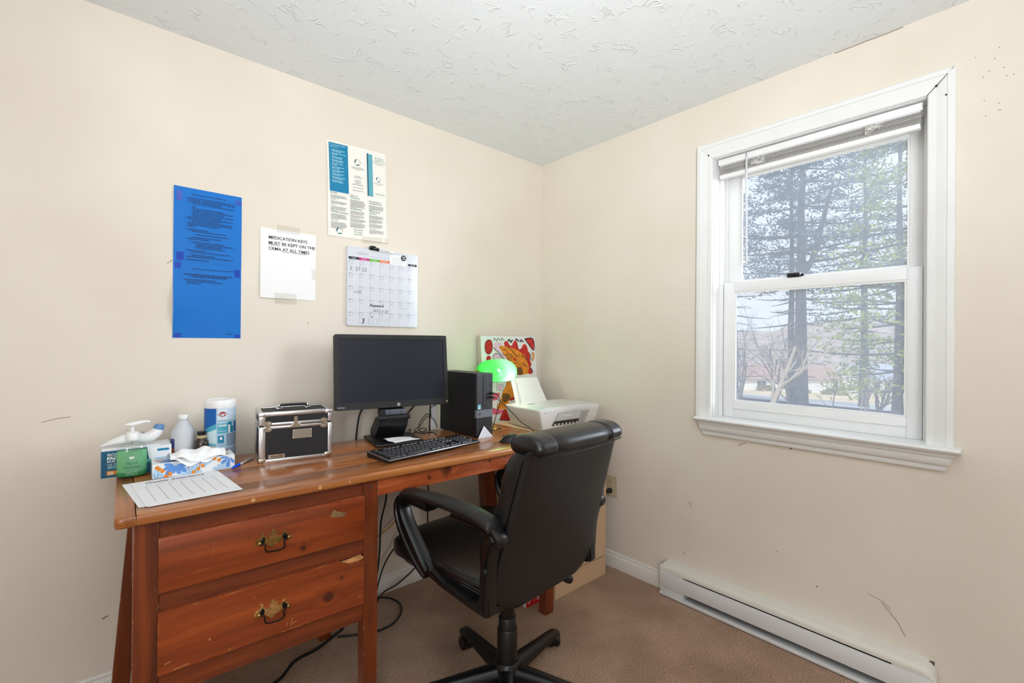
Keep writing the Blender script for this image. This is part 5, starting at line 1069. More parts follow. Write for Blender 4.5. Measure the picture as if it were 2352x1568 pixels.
o = g.build('label', [mat('pale_blue_label', srgb(176, 206, 226), 0.45), mat('royal_blue_label', srgb(0, 92, 176), 0.4), mat('turquoise_label', srgb(74, 172, 200), 0.45), mat('ice_blue_label', srgb(206, 230, 236), 0.45), mat('golden_label', srgb(200, 160, 66), 0.5), mat('light_label', srgb(208, 224, 236), 0.45), mat('teal_label', srgb(10, 134, 168), 0.45), mat('slate_label', srgb(112, 136, 168), 0.5), mat('blue_grey_label', srgb(166, 184, 204), 0.5), M_white, mat('cream_label', srgb(226, 206, 170), 0.5), mat('red_logo_print', srgb(150, 32, 56), 0.45), mat('navy_logo_print', srgb(40, 38, 92), 0.45)], wc, smooth=60, recalc=False)
# --- pen
pn = thing('ballpoint_pen', 'blue-capped ballpoint pen lying between the tissue box and the black case', 'pen', M=frame((-1.7325, -0.2895, ZD+0.0046), (0.095, 0.121, 0), (-0.121, 0.095, 0)))
M_penblue = mat('blue_pen_plastic', srgb(10, 84, 214), 0.3)
G().tube([(-0.001, 0, 0), (0.003, 0, 0), (0.018, 0, 0), (0.048, 0, 0), (0.0485, 0, 0)], [0.001, 0.0030, 0.0046, 0.0048, 0.0040], 12).build('cap', M_penblue, pn)
G().tube([(0.048, 0, 0), (0.140, 0, 0), (0.1415, 0, 0)], [0.0040, 0.0040, 0.003], 10).build('barrel', mat('pale_grey_pen', srgb(210, 212, 214), 0.3), pn)
G().box((0.014, -0.0012, 0.0035), (0.048, 0.0012, 0.0055), 0.0006).build('pocket_clip', M_penblue, pn)

# --- black and aluminium lock box
cs = thing('storage_case', 'black storage case with aluminium edges and a latch, standing beside the monitor', 'case', (-1.6490, -0.2700, ZD), radians(-9.5))
CW, CD, CH = 0.242, 0.166, 0.176
M_caseblk = mat('black_case_panel', srgb(18, 18, 21), 0.6, bump=(400, 0.2, 2, 0.0005)); M_nickel = mat('nickel_fitting', srgb(190, 182, 168), 0.22, metal=1.0)
def kp(g, name, m, **k): return g.build(name, m, cs, **k)
zl = 0.1275                                     # the lid line
kp(G().box((0.003, 0.003, 0.002), (CW-0.003, CD-0.003, zl)), 'body', M_caseblk, smooth=0); kp(G().box((0.003, 0.003, zl+0.0004), (CW-0.003, CD-0.003, CH-0.002)), 'lid', M_caseblk, smooth=0)
def rail(a, b): kp(G().box(a, b, 0.0022), 'edge_rail', M_alu, smooth=30)
e = 0.015
for z0, z1 in ((0, 0.012), (zl-0.011, zl-0.0006), (zl+0.0010, zl+0.0115), (CH-0.014, CH)):
    rail((e, 0, z0), (CW-e, 0.005, z1)); rail((0, e, z0), (0.005, CD-e, z1)); rail((CW-0.005, e, z0), (CW, CD-e, z1)); rail((e, CD-0.005, z0), (CW-e, CD, z1))
rail((e, 0.004, CH-0.004), (CW-e, e+0.002, CH)); rail((e, CD-e, CH-0.004), (CW-e, CD-0.004, CH)); rail((0.004, e, CH-0.004), (e, CD-e, CH)); rail((CW-e, e, CH-0.004), (CW-0.004, CD-e, CH))
for x0, x1 in ((0, 0.023), (CW-0.0155, CW)):
    for y0, y1 in ((0, 0.016), (CD-0.016, CD)):
        for z0, z1 in ((0.0, zl-0.0008), (zl+0.0012, CH)):
            g = G().box((x0, y0, z0), (x1, y1, z1), 0.006)
            for k in (0.35, 0.6): 
                if y0 == 0: g.box((x0+(x1-x0)*k-0.0008, -0.0006, z0+0.008), (x0+(x1-x0)*k+0.0008, 0.001, z1-0.008))
            kp(g, 'corner_post', M_alu, smooth=40)
for x in (0.0, CW-0.026):
    for z in (0.0, CH-0.018): kp(G().box((x-0.0008, -0.0010, z-0.0002), (x+0.0268, 0.022, z+0.0185), 0.006), 'corner_cap', M_nickel if z == 0 else M_alu, smooth=40)
    for z in (zl-0.010, zl+0.009):
        xx = x+0.029 if x == 0 else x-0.003
        g = G(); g.prism(ell(xx, z, 0.013, 0.0095, 0, 20), 0, 0.0012, 0, frame((0, -0.0004, 0), (1, 0, 0), (0, 0, 1))); kp(g, 'lid_bracket', M_nickel, smooth=30)
        kp(G().sphere((xx+(0.004 if x == 0 else -0.004), -0.0014, z), 0.0032, 10, 6, sc=(1, 0.6, 1)), 'rivet', M_chrome)
for x in (0.031, CW-0.031):
    for z in (0.006, CH-0.007): kp(G().sphere((x, -0.0006, z), 0.0030, 10, 6, sc=(1, 0.6, 1)), 'rivet', M_chrome)
FC = frame((0, -0.0012, 0), (1, 0, 0), (0, 0, 1)); xm = 0.118
g = G(); g.prism(rrect(xm-0.006, zl-0.004, xm+0.006, zl+0.030, 0.002), 0, 0.003, 0, FC); g.prism([(xm-0.006, zl+0.004), (xm+0.006, zl+0.004), (xm+0.014, zl-0.004), (xm+0.010, zl-0.008), (xm-0.010, zl-0.008), (xm-0.014, zl-0.004)], 0, 0.0045, 0, FC); kp(g, 'latch', M_nickel, smooth=25)
g = G(); g.prism(rrect(xm-0.0165, zl-0.005, xm+0.0165, zl+0.006, 0.002), 0, 0.0018, 0, FC); kp(g, 'latch_plate', M_alu, smooth=25)
g = G(); g.prism(rrect(0.107, 0.0775, 0.172, 0.1105, 0.001), 0, 0.0016, 0, FC); lp = kp(g, 'card_frame', M_chrome, smooth=25)
for x, z in ((0.1105, 0.081), (0.1685, 0.081), (0.1105, 0.107), (0.1685, 0.107)): G().sphere((x, -0.0034, z), 0.0020, 8, 6).build('rivet', M_chrome, lp)
g = G(); g.prism(rrect(0.030, 0.014, 0.083, 0.0285, 0.0005), 0.0016, 0.0026, 0, FC); pt = kp(g, 'name_plate', M_nickel, smooth=25)
g = G(); add_text(g, 'VAULTZ', 0.0565, 0.0175, 0.0098, 0, FC, 0.0029, 'CENTER', bold=0.0004); g.build('lettering', mat('dark_bronze_print', srgb(70, 58, 44), 0.5), pt, smooth=0)
g = G().tube(smoothpts([(0.072, CD*0.5, CH), (0.074, CD*0.5, CH+0.011), (0.086, CD*0.5, CH+0.0135), (0.120, CD*0.5, CH+0.014), (0.154, CD*0.5, CH+0.0135), (0.166, CD*0.5, CH+0.011), (0.168, CD*0.5, CH)], 4), 0.0050, 8, sx=1.3); kp(g, 'carry_handle', M_black)
for x in (0.062, 0.160): kp(G().box((x, CD*0.5-0.010, CH), (x+0.019, CD*0.5+0.010, CH+0.004), 0.001).box((x+0.006, CD*0.5-0.008, CH+0.003), (x+0.013, CD*0.5+0.008, CH+0.017), 0.001), 'handle_bracket', M_chrome)

# --- monitor
yw, ti = -0.198, 0.118; MW, MH = 0.492, 0.3135
Xd = Vector((cos(yw), sin(yw), 0)); Nd = Vector((sin(yw), -cos(yw), 0)); Ud = Vector((0, 0, 1))*cos(ti)-Nd*sin(ti)
mo = thing('monitor', 'black flat-screen computer monitor, switched off, on an angled stand', 'monitor', (-1.1042, -0.2110, ZD), yw)
Mw = Matrix.Translation((-1.1042, -0.2110, ZD)) @ Matrix.Rotation(yw, 4, 'Z')
FM = Mw.inverted() @ frame((-1.1042, -0.2110, 1.0632), Xd, Ud)     # panel frame in monitor space: x right, y up, z out of the screen
M_bezel = mat('black_bezel', srgb(14, 15, 19), 0.45, bump=(700, 0.1, 2, 0.0003)); M_screen = mat('dark_screen', srgb(20, 25, 38), 0.36, spec=0.35, var=(6, 0.1))
def mp_(g, name, m, parent=mo, **k): return g.build(name, m, parent, **k)
sx, s0, s1 = 0.229, -0.128, 0.1385
g = G(); P = rrect(-MW/2, -MH/2, MW/2, MH/2, 0.008, 5); n = len(P)
I = [(max(-sx, min(sx, x)), max(s0, min(s1, y))) for x, y in P]
rings = [[FM @ Vector((x, y, -0.030)) for x, y in P], [FM @ Vector((x, y, -0.002)) for x, y in P], [FM @ Vector((x*0.996, y*0.994, 0.0)) for x, y in P], [FM @ Vector((x, y, -0.0005)) for x, y in I], [FM @ Vector((x, y, -0.0035)) for x, y in I]]
g.loft(rings, caps=False); mp_(g, 'bezel', M_bezel, smooth=35)
mp_(G().rect(-sx, s0, sx, s1, 0, FM, -0.0034), 'screen', M_screen, smooth=0)
g = G(); g.loft([[FM @ Vector((x*s_, y*s_, z)) for x, y in P] for z, s_ in ((-0.030, 1), (-0.036, 0.97), (-0.052, 0.72), (-0.056, 0.62))]); mp_(g, 'rear_cover', M_black, smooth=35)
g = G(); g.poly(ell(0.0145, -0.1445, 0.0072, 0.0072, 0, 24), 0, FM, 0.0003); add_text(g, 'hp', 0.0145, -0.1470, 0.0095, 1, FM, 0.0006, 'CENTER', shear=0.3, bold=0.0001); mp_(g, 'maker_logo', [mat('silver_logo', srgb(205, 200, 190), 0.3, metal=0.6), M_ink], smooth=0)
g = G(); add_text(g, 'EliteDisplay', -0.238, -0.1475, 0.0068, 0, FM, 0.0004, shear=0.2, bold=0.0001, sx=0.95); mp_(g, 'lettering', mat('silver_print', srgb(190, 192, 198), 0.4), smooth=0)
for k in range(5):
    g = G(); g.box((0.146+k*0.0125, -0.1475, -0.0005), (0.156+k*0.0125, -0.1400, 0.0006), 0.0004, 0, FM); mp_(g, 'menu_button', M_black)
mp_(G().sphere((0.2375, -0.1430, 0.0), 0.0022, 10, 6, 0, FM), 'power_light', mat('amber_led', srgb(250, 214, 140), 0.3, emit=(srgb(255, 210, 130), 1.2)))
# stand in monitor-local coordinates (x right, y away from the screen)
mp_(G().box((-0.105, -0.115, 0.0005), (0.100, 0.110, 0.0125), 0.005), 'stand_base', M_black, smooth=30)
g = G(); g.prism([(0.105, 0.0125), (0.030, 0.0125), (-0.030, 0.070), (-0.040, 0.105), (-0.020, 0.110), (0.020, 0.104), (0.055, 0.075), (0.112, 0.035)], -0.075, 0.050, 0, Matrix(((0, 0, 1, 0), (1, 0, 0, 0), (0, 1, 0, 0), (0, 0, 0, 1)))); mp_(g, 'stand_neck', M_black, smooth=20)
g = G(); g.tube([(-0.078, -0.040, 0.106), (-0.044, -0.040, 0.106)], 0.0095, 16); g.tube([(-0.0432, -0.040, 0.106), (0.026, -0.040, 0.106)], 0.0100, 16); g.tube([(0.0268, -0.040, 0.106), (0.056, -0.040, 0.106)], 0.0095, 16); mp_(g, 'hinge_barrel', M_black)
g = G().box((-0.065, -0.034, 0.103), (0.042, 0.020, 0.1405), 0.003).box((-0.060, 0.022, 0.115), (0.037, 0.045, 0.23), 0.003); mp_(g, 'hinge_bracket', M_bezel, smooth=20)
for a, b in ((-0.048, -0.030), (-0.028, 0.018), (0.020, 0.040)): mp_(G().box((a, -0.037, 0.118), (b, -0.033, 0.140), 0.001), 'bracket_plate', mat('grey_bracket', srgb(88, 92, 104), 0.4))
sl = thing('paper_slip', 'small crumpled white paper slip lying on the monitor stand', 'paper', (-1.105, -0.262, ZD+0.0130), radians(3))
g = G(); g.grid(lambda u, v: (-0.068+0.122*u+0.012*(1-v)+0.004*sin(9*v), -0.058+0.075*v+0.006*sin(3*u), 0.001+0.004*sin(pi*u)*sin(5*v)**2+0.008*v*(1-u)**2), 14, 8); g.build('sheet', M_paper, sl, smooth=70)
# --- keyboard
kb = thing('keyboard', 'black computer keyboard with a silver front edge on the desk', 'keyboard', M=frame((-1.3020, -0.5560, ZD), (0.4465, 0.058, 0), (-0.058, 0.4465, 0)))
KW, KD = 0.450, 0.142; M_key = mat('black_key', srgb(30, 30, 33), 0.42); M_kbody = mat('keyboard_body', srgb(16, 16, 18), 0.5); M_silver = mat('silver_trim', srgb(176, 178, 182), 0.28, metal=0.85)
g = G(); g.loft([[(x, y, z) for y, z in ((0.002, 0.003), (0.0, 0.006), (0.0, 0.0095), (KD, 0.0205), (KD+0.001, 0.010), (KD-0.004, 0.0005), (0.012, 0.0005))] for x in (0.0, KW)]); g.build('body', M_kbody, kb, smooth=20)
g = G(); g.box((0.0, -0.0012, 0.0085), (KW, 0.009, 0.0122), 0.0016); g.build('silver_edge', M_silver, kb)
g = G(); g.loft([[(x, y, 0.0086+0.0775*y+dz) for x in (-0.0008, 0.0028) for dz in ((0, 0.0032) if x < 0 else (0.0032, 0))] for y in (0.0, KD)]); g.build('side_edge', M_silver, kb, smooth=20)
keymesh = {}
def key(x, y, w, d=0.0158, lift=0.0):
    k = (round(w, 4), round(d, 4)); zb_ = 0.0095+0.0775*y
    if k not in keymesh:
        g = G(); g.loft([[(sx_*w/2*s_+ox, sy_*d/2*s_+oy, z) for sx_, sy_ in ((-1, -1), (1, -1), (1, 1), (-1, 1))] for z, s_, ox, oy in ((0, 1, 0, 0), (0.0010, 1, 0, 0), (0.0060, 0.84, 0, 0.0006), (0.0066, 0.78, 0, 0.0006))])
        o = g.build('key', M_key, kb, smooth=30); keymesh[k] = o
    else: o = copy_part(keymesh[k], kb)
    o.location = (x, y, zb_); o.rotation_euler = (0.0775, 0, 0)
U = 0.0187
def row(y, ws, x0=0.014, d=0.0158):
    x = x0
    for w in ws:
        if w > 0: key(x+w*U/2, y, w*U-0.0016, d)
        x += abs(w)*U
row(0.0225, [1.25, 1.25, 1.25, 6.25, 1.25, 1.25, 1.25, 1.25, -0.25, 1, 1, 1, -0.25, 2, 1]); row(0.0410, [2.25]+[1]*10+[2.75, -1.25, 1, -1.25, 1, 1, 1, 1]); row(0.0595, [1.75]+[1]*11+[2.25, -3.5, 1, 1, 1]); row(0.0780, [1.5]+[1]*12+[1.5, -0.25, 1, 1, 1, -0.25, 1, 1, 1, 1]); row(0.0965, [1]*13+[2, -0.25, 1, 1, 1, -0.25, 1, 1, 1, 1]); row(0.122, [1, -1]+[1]*4+[-0.5]+[1]*4+[-0.5]+[1]*4+[-0.25, 1, 1, 1], d=0.0140)
# --- computer tower
tw = thing('computer_tower', 'slim black desktop computer standing beside the monitor', 'computer', (-0.8045, -0.4040, ZD))
TW, TD, TH = 0.0925, 0.293, 0.287; M_tower = mat('black_painted_steel', srgb(22, 22, 24), 0.5, bump=(800, 0.15, 2, 0.0003)); M_tfront = mat('dark_grey_front', srgb(44, 46, 50), 0.4); M_tgrey = mat('grey_band', srgb(112, 114, 124), 0.38, metal=0.2)
G().box((0, 0.012, 0.003), (TW, TD, TH), 0.0015).build('chassis', M_tower, tw, smooth=20)
FTW = frame((0, 0, 0), (1, 0, 0), (0, 0, 1))
G().box((0.0005, 0.0, 0.124), (TW-0.0005, 0.0125, TH), 0.002).build('front_panel', M_tfront, tw, smooth=20)
G().box((-0.0012, -0.0008, 0.089), (TW, 0.0125, 0.1235), 0.001).build('grey_band', M_tgrey, tw, smooth=20)
g = G().box((0.0008, 0.0015, 0.003), (TW-0.0008, 0.0125, 0.0885), 0.001); 
for k in range(11): g.add([(0.003+k*0.0042, 0.0010, 0.012), (0.0045+k*0.0042, 0.0010, 0.012), (0.0215+k*0.0042, 0.0010, 0.084), (0.0200+k*0.0042, 0.0010, 0.084)], [(0, 1, 2, 3)])
g.build('vent_panel', M_tower, tw, smooth=20)
g = G(); F = Matrix.Translation((0, -0.0004, 0)) @ FTW; g.prism(rrect(0.035, 0.137, 0.0475, 0.280, 0.0015), -0.0004, 0.0008, 0, F); g.prism(rrect(0.0370, 0.139, 0.0455, 0.278, 0.001), 0.0006, 0.0012, 1, F); g.build('optical_drive', [M_black_gloss, M_tfront], tw, smooth=0)
for z, w, h in ((0.225, 0.003, 0.020), (0.205, 0.003, 0.003), (0.192, 0.004, 0.011), (0.174, 0.004, 0.011)):
    g = G(); g.prism(rrect(0.077-w, z, 0.077+w, z+h, 0.001), 0, 0.0006, 0, F); g.build('port', M_black_gloss, tw, smooth=0)
g = G(); P = [(0.072+0.0055*cos(a), 0.272+0.005*sin(a)) for a in [radians(x) for x in range(130, 411, 20)]]; add_stroke(g, P, 0.001, 0, F, 0.0004); g.rect(0.0715, 0.273, 0.0725, 0.279, 0, F, 0.0004); g.build('power_button', M_ink, tw, smooth=0)
g = G(); add_text(g, 'Vostro', 0.005, 0.279, 0.0052, 0, F, 0.0006); g.build('lettering', M_greyink, tw, smooth=0)
g = G(); g.rect(0.006, 0.128, 0.0225, 0.148, 0, F, 0.0006); g.rect(0.0078, 0.1365, 0.0207, 0.1460, 1, F, 0.0009); add_text(g, 'i5', 0.0142, 0.1385, 0.0062, 2, F, 0.0012, 'CENTER', bold=0.0001); g.build('processor_sticker', [mat('ice_sticker', srgb(168, 214, 222), 0.4), mat('blue_sticker', srgb(92, 172, 196), 0.4), M_white], tw, smooth=0)
g = G(); FB2 = Matrix.Translation((0, -0.0012, 0)) @ FTW; P = ell(0.0165, 0.1060, 0.0098, 0.0098, 0, 26); add_stroke(g, P+P[:2], 0.0012, 0, FB2, 0.0002); add_text(g, 'DELL', 0.0165, 0.1035, 0.0068, 0, FB2, 0.0002, 'CENTER', bold=0.0002, sx=0.9); g.build('maker_logo', M_ink, tw, smooth=0)
for x in (0.008, TW-0.020):
    for y in (0.02, TD-0.03): G().box((x, y, 0), (x+0.012, y+0.012, 0.0032)).build('foot', M_rubber, tw, smooth=0)
tri = thing('folded_paper', 'small white triangular folded paper leaning on the front of the computer', 'paper', (-0.8005, -0.4115, ZD))
g = G(); g.prism([(0.0, 0.0), (0.084, 0.0), (0.036, 0.052)], -0.0004, 0.0004, 0, frame((0, 0, 0), (1, 0, 0), (0, 0.10, 1))); g.build('sheet', mat('creased_paper', srgb(214, 218, 226), 0.5, bump=(60, 0.5, 2, 0.002)), tri, smooth=0)
g = G(); 
for a, b in (((0.02, 0.008), (0.062, 0.008)), ((0.026, 0.018), (0.054, 0.022)), ((0.032, 0.032), (0.046, 0.034))): add_stroke(g, [a, b], 0.0016, 0, frame((0, -0.0006, 0), (1, 0, 0), (0, 0.10, 1)))
g.build('faint_print', M_paleink, tri, smooth=0)
# --- banker's lamp
lm = thing('desk_lamp', 'banker-style desk lamp with a glowing green glass shade behind the computer', 'lamp', (-0.572, -0.262, ZD), radians(2))
M_brassl = mat('polished_brass', srgb(196, 158, 84), 0.22, metal=1.0)
G().lathe([(0.062, 0), (0.064, 0.003), (0.062, 0.008), (0.048, 0.014), (0.030, 0.018), (0.014, 0.024), (0.009, 0.034)], 36, c=(-0.03, 0.02, 0)).build('base', M_brassl, lm)
G().tube(smoothpts([(-0.03, 0.02, 0.03), (-0.04, 0.045, 0.10), (-0.05, 0.075, 0.20), (-0.052, 0.085, 0.29), (-0.050, 0.078, 0.305), (-0.048, 0.050, 0.300), (-0.045, 0.0, 0.276)], 5), 0.0055, 10).build('stem', M_brassl, lm)
G().tube([(-0.050, 0, 0.274), (0.006, 0, 0.273)], 0.0135, 14).build('bulb_holder', M_brassl, lm)
def shade_mat():
    m = bpy.data.materials.new('green_cased_glass'); m.use_nodes = True; N, L = nodes(m); N.remove(N['Principled BSDF'])
    tr = N.new('ShaderNodeBsdfTranslucent'); tr.inputs[0].default_value = (0.10, 0.90, 0.16, 1); tp = N.new('ShaderNodeBsdfTransparent'); tp.inputs[0].default_value = (0.10, 0.9, 0.18, 1); gl = N.new('ShaderNodeBsdfGlossy'); gl.inputs['Roughness'].default_value = 0.08
    a = N.new('ShaderNodeMixShader'); a.inputs[0].default_value = 0.10; L.new(tr.outputs[0], a.inputs[1]); L.new(tp.outputs[0], a.inputs[2])
    b = N.new('ShaderNodeMixShader'); b.inputs[0].default_value = 0.05; L.new(a.outputs[0], b.inputs[1]); L.new(gl.outputs[0], b.inputs[2]); L.new(b.outputs[0], N['Material Output'].inputs[0]); return m
g = G(); SL, SR = 0.119, 0.064; nu, nv = 34, 30; SZ0 = 0.279
def shd(u, v):
    s_ = u*2-1; e = max(0.0, 1-abs(s_)**2.6)**0.46; a = radians(-46+272*v); q = 0.10+0.90*e
    return (SL*s_, SR*q*cos(a), SZ0+SR*(q*sin(a)*1.0))
g.grid(shd, nu, nv); sh = g.build('shade', shade_mat(), lm, smooth=80)
g = G(); rim = [shd(i/34, 0) for i in range(35)]+[shd(i/34, 1) for i in range(34, -1, -1)]; g.tube([*rim, rim[0]], 0.0014, 6); g.build('shade_rim', mat('green_glass_rim', srgb(0, 150, 60), 0.2), lm)
G().sphere((0.018, 0.0, 0.272), 0.019, 16, 10).build('bulb', mat('lit_bulb', (1, 1, 1, 1), 0.3, emit=((1.0, 0.93, 0.82, 1), 14)), lm)
lp_ = lamp('bulb_light', 'POINT', (0, 0, 0), None, 1.5, (1.0, 0.94, 0.84), shadow_soft_size=0.02); lp_.parent = lm; lp_.location = (0.030, -0.014, 0.266)
G().tube([(-0.134, 0.01, 0.284), (-0.124, 0.0, 0.286), (-0.116, 0.0, 0.286)], [0.004, 0.0085, 0.007], 12).build('shade_knob', M_brassl, lm)
g = G()
for i in range(14): g.sphere((0.02, 0.02, 0.226-i*0.0036), 0.0016, 6, 4)
o = g.build('pull_chain', M_brassl, lm); o['kind'] = 'stuff'
# --- painted canvas leaning in the corner
cv_b = Vector((-0.508, -0.094, 0.618)); up = Vector((-0.001, 0.048, 0.609)); xr = Vector((0.416, 0.003, 0))
cv = thing('painted_canvas', 'child-like orange and red painting on a white canvas leaning in the corner', 'painting', M=frame(cv_b, xr, up)); cv['label'] = 'child-like orange and red painting on a white canvas in the corner behind the lamp'
cw, chh = 0.418, 0.611; M_canvas = mat('white_canvas', srgb(228, 228, 226), 0.8, bump=(300, 0.2, 2, 0.0006)); M_cedge = mat('bare_canvas_edge', srgb(196, 186, 166), 0.85)
G().box((0, 0, -0.034), (cw, chh, -0.0005), 0.002).build('stretcher', M_cedge, cv, smooth=20); G().box((0.001, 0.001, -0.001), (cw-0.001, chh-0.001, 0.0003)).build('canvas', M_canvas, cv, smooth=0)
g = G(); S_ = cw/1720.0
def cq(X, Y): return ((X-130)*S_, chh-(Y-165)*0.000178)
def area(pts, mi, z): P = smoothpts([(*cq(*p), 0) for p in pts+[pts[0]]], 3)[:-1]; g.poly([(p.x, p.y) for p in P], mi, None, z)
def ink(pts, w=0.0026, z=0.0016): add_stroke(g, [(p.x, p.y) for p in smoothpts([(*cq(*p), 0) for p in pts], 4)], w, 3, None, z)
RED, ORG, PNK, BLK, DRK, PNK2 = 0, 1, 2, 3, 4, 5
area([(340, 300), (420, 320), (455, 470), (440, 640), (380, 735), (300, 735), (245, 620), (250, 440), (290, 340)], RED, 0.0008); area([(335, 785), (395, 820), (400, 930), (330, 1010), (270, 940), (280, 830)], RED, 0.0008)
area([(500, 420), (600, 375), (710, 380), (760, 450), (640, 520), (700, 640), (800, 760), (860, 900), (790, 930), (720, 800), (600, 650), (500, 560)], PNK, 0.0007); area([(560, 720), (650, 760), (720, 860), (690, 960), (560, 960), (480, 900), (480, 790)], PNK, 0.0007)
area([(815, 400), (870, 335), (940, 360), (990, 460), (1060, 480), (1100, 390), (1160, 320), (1230, 360), (1260, 500), (1290, 600), (1370, 560), (1420, 460), (1500, 430), (1560, 520), (1590, 680), (1650, 800), (1640, 950), (1680, 1100), (1640, 1220), (1690, 1320), (1680, 1410), (1560, 1410), (1500, 1100), (1350, 900), (1200, 700), (1000, 560), (860, 520)], RED, 0.0007)
area([(655, 540), (720, 480), (800, 490), (930, 520), (1080, 560), (1220, 620), (1330, 690), (1440, 790), (1510, 900), (1540, 1040), (1600, 1180), (1560, 1320), (1520, 1420), (1180, 1420), (1120, 1250), (1020, 1100), (940, 980), (860, 860), (780, 740), (720, 640)], ORG, 0.0009)
area([(1080, 860), (1150, 890), (1190, 960), (1150, 985), (1090, 930)], RED, 0.0011); area([(1190, 1190), (1340, 1200), (1380, 1420), (1180, 1420)], DRK, 0.0010); area([(1500, 250), (1770, 250), (1775, 620), (1640, 460)], RED, 0.0008); area([(1720, 730), (1770, 700), (1800, 830), (1760, 960), (1710, 1010), (1720, 940), (1750, 840)], ORG, 0.0008)
# lower part of the picture
def lo(pts): return [(196+a*1.3327, 1632.5+b*1.3327) for a, b in pts]
area(lo([(540, -150), (600, 100), (690, 330), (640, 360), (540, 420), (520, 480), (530, 760), (420, 640), (260, 620), (270, 520), (330, 420), (370, 260), (460, 100)]), ORG, 0.0008)
area(lo([(380, 280), (470, 270), (560, 330), (540, 420), (430, 480), (370, 430)]), DRK, 0.0010); area(lo([(130, 210), (260, 240), (330, 250), (300, 340), (260, 390), (140, 400)]), PNK2, 0.0007); area(lo([(120, 560), (260, 620), (330, 640), (390, 650), (370, 700), (280, 740), (150, 720)]), PNK2, 0.0007)
area(lo([(290, 870), (370, 690), (430, 660), (540, 820), (530, 910), (420, 890)]), RED, 0.0009); area(lo([(530, 400), (610, 370), (690, 380), (680, 420), (560, 460)]), RED, 0.0008); area(lo([(270, 90), (340, 70), (400, 110), (380, 170), (300, 190)]), PNK, 0.0007)
ink(lo([(300, 60), (380, 60), (420, 110), (400, 180), (340, 200), (290, 170)]), .002); ink(lo([(270, 420), (250, 560), (240, 640)]), .003); ink(lo([(290, 870), (370, 690), (430, 660), (540, 820), (530, 910), (400, 895), (290, 875)]), .003); ink(lo([(540, -100), (460, 110), (370, 260)]), .002); ink(lo([(520, 300), (440, 440), (470, 560)]), .003)
for P, w in (([(510, 345), (530, 250), (600, 335)], .0035), ([(610, 335), (645, 250), (700, 325)], .0035), ([(735, 345), (750, 245), (830, 325)], .0035), ([(930, 345), (980, 290), (1000, 300), (1030, 380), (1060, 320), (1100, 315)], .008), ([(1180, 310), (1215, 270), (1260, 320), (1300, 330)], .008), ([(1330, 365), (1370, 290), (1400, 340), (1450, 340)], .007), ([(1480, 262), (1770, 250), (1778, 640), (1500, 262)], .006),
    ([(340, 305), (430, 330), (460, 500), (430, 660), (345, 745), (270, 690), (240, 560), (260, 400), (340, 305)], .004), ([(490, 545), (560, 630), (680, 730), (760, 860), (800, 960)], .004), ([(470, 940), (460, 820), (540, 725), (640, 750), (730, 870)], .0035), ([(735, 625), (830, 600), (910, 680), (880, 770), (800, 780), (760, 690)], .003), ([(930, 520), (1050, 640), (1170, 790), (1250, 830), (1290, 740)], .004), ([(900, 780), (1020, 760), (1060, 840), (960, 830)], .003), ([(880, 860), (1000, 1010), (1100, 1050), (1200, 1040)], .0035), ([(1360, 780), (1460, 880), (1520, 960)], .004), ([(1420, 1060), (1440, 1130), (1500, 1160)], .005), ([(1600, 700), (1660, 820), (1650, 960)], .004), ([(1640, 1220), (1700, 1300), (1690, 1400)], .005), ([(1720, 720), (1700, 1000)], .003), ([(660, 540), (720, 560)], .003), ([(690, 510), (750, 540)], .003), ([(1690, 700), (1660, 720)], .002)):
    ink(P, w)
o = g.build('paint', [mat('red_paint', srgb(190, 36, 30), 0.6, var=(30, 0.3)), mat('orange_paint', srgb(222, 132, 28), 0.6, var=(24, 0.25)), mat('pink_paint', srgb(222, 184, 208), 0.6, var=(20, 0.1)), M_ink, mat('brown_paint', srgb(112, 74, 24), 0.6, var=(60, 0.5)), mat('rose_paint', srgb(216, 96, 126), 0.6, var=(24, 0.3))], cv, smooth=0, recalc=False); o['kind'] = 'stuff'
# --- printer
pr = thing('printer', 'white inkjet printer with its paper tray raised, in the corner by the desk end', 'printer', (-0.505, -0.500, ZD), radians(-6.0))
PW, PD, PH = 0.408, 0.288, 0.106; M_prn = mat('white_printer_plastic', srgb(226, 226, 224), 0.36); M_prn2 = mat('light_grey_plastic', srgb(204, 204, 204), 0.4)
def ring(z, i, r=0.012): return [(x, y, z) for x, y in rrect(i*1.0, i*0.55, PW-i*1.2, PD-i*0.4, r, 4)]
# body narrows towards the bottom; the front is open where the sheets come out
g = G(); g.loft([ring(0.0005, 0.034), ring(0.004, 0.030), ring(0.060, 0.010), ring(PH-0.010, 0.001), ring(PH-0.006, 0.0), ring(PH-0.001, 0.001), ring(PH, 0.003)]); g.build('body', M_prn, pr, smooth=35)
g = G(); g.loft([[(x, y, z) for x, y in rrect(0.040, 0.006+i, PW-0.008-i, 0.222-i, 0.008, 4)] for z, i in ((PH, 0.001), (PH+0.002, 0), (PH+0.006, 0), (PH+0.0085, 0.003))]); g.build('scanner_lid', M_prn, pr, smooth=35)
g = G(); FLid = Matrix.Translation((0, 0, PH+0.0088)); g.poly(ell(0.215, 0.115, 0.010, 0.010, 0, 22), 0, FLid); add_text(g, 'hp', 0.215, 0.111, 0.012, 1, FLid, 0.0004, 'CENTER', shear=0.3); g.build('maker_logo', [mat('grey_logo', srgb(180, 178, 172), 0.4), M_prn], pr, smooth=0)
G().box((0.058, 0.158, PH+0.0086), (0.098, 0.172, PH+0.0093), 0.0003).build('control_panel', M_greyink, pr, smooth=0)
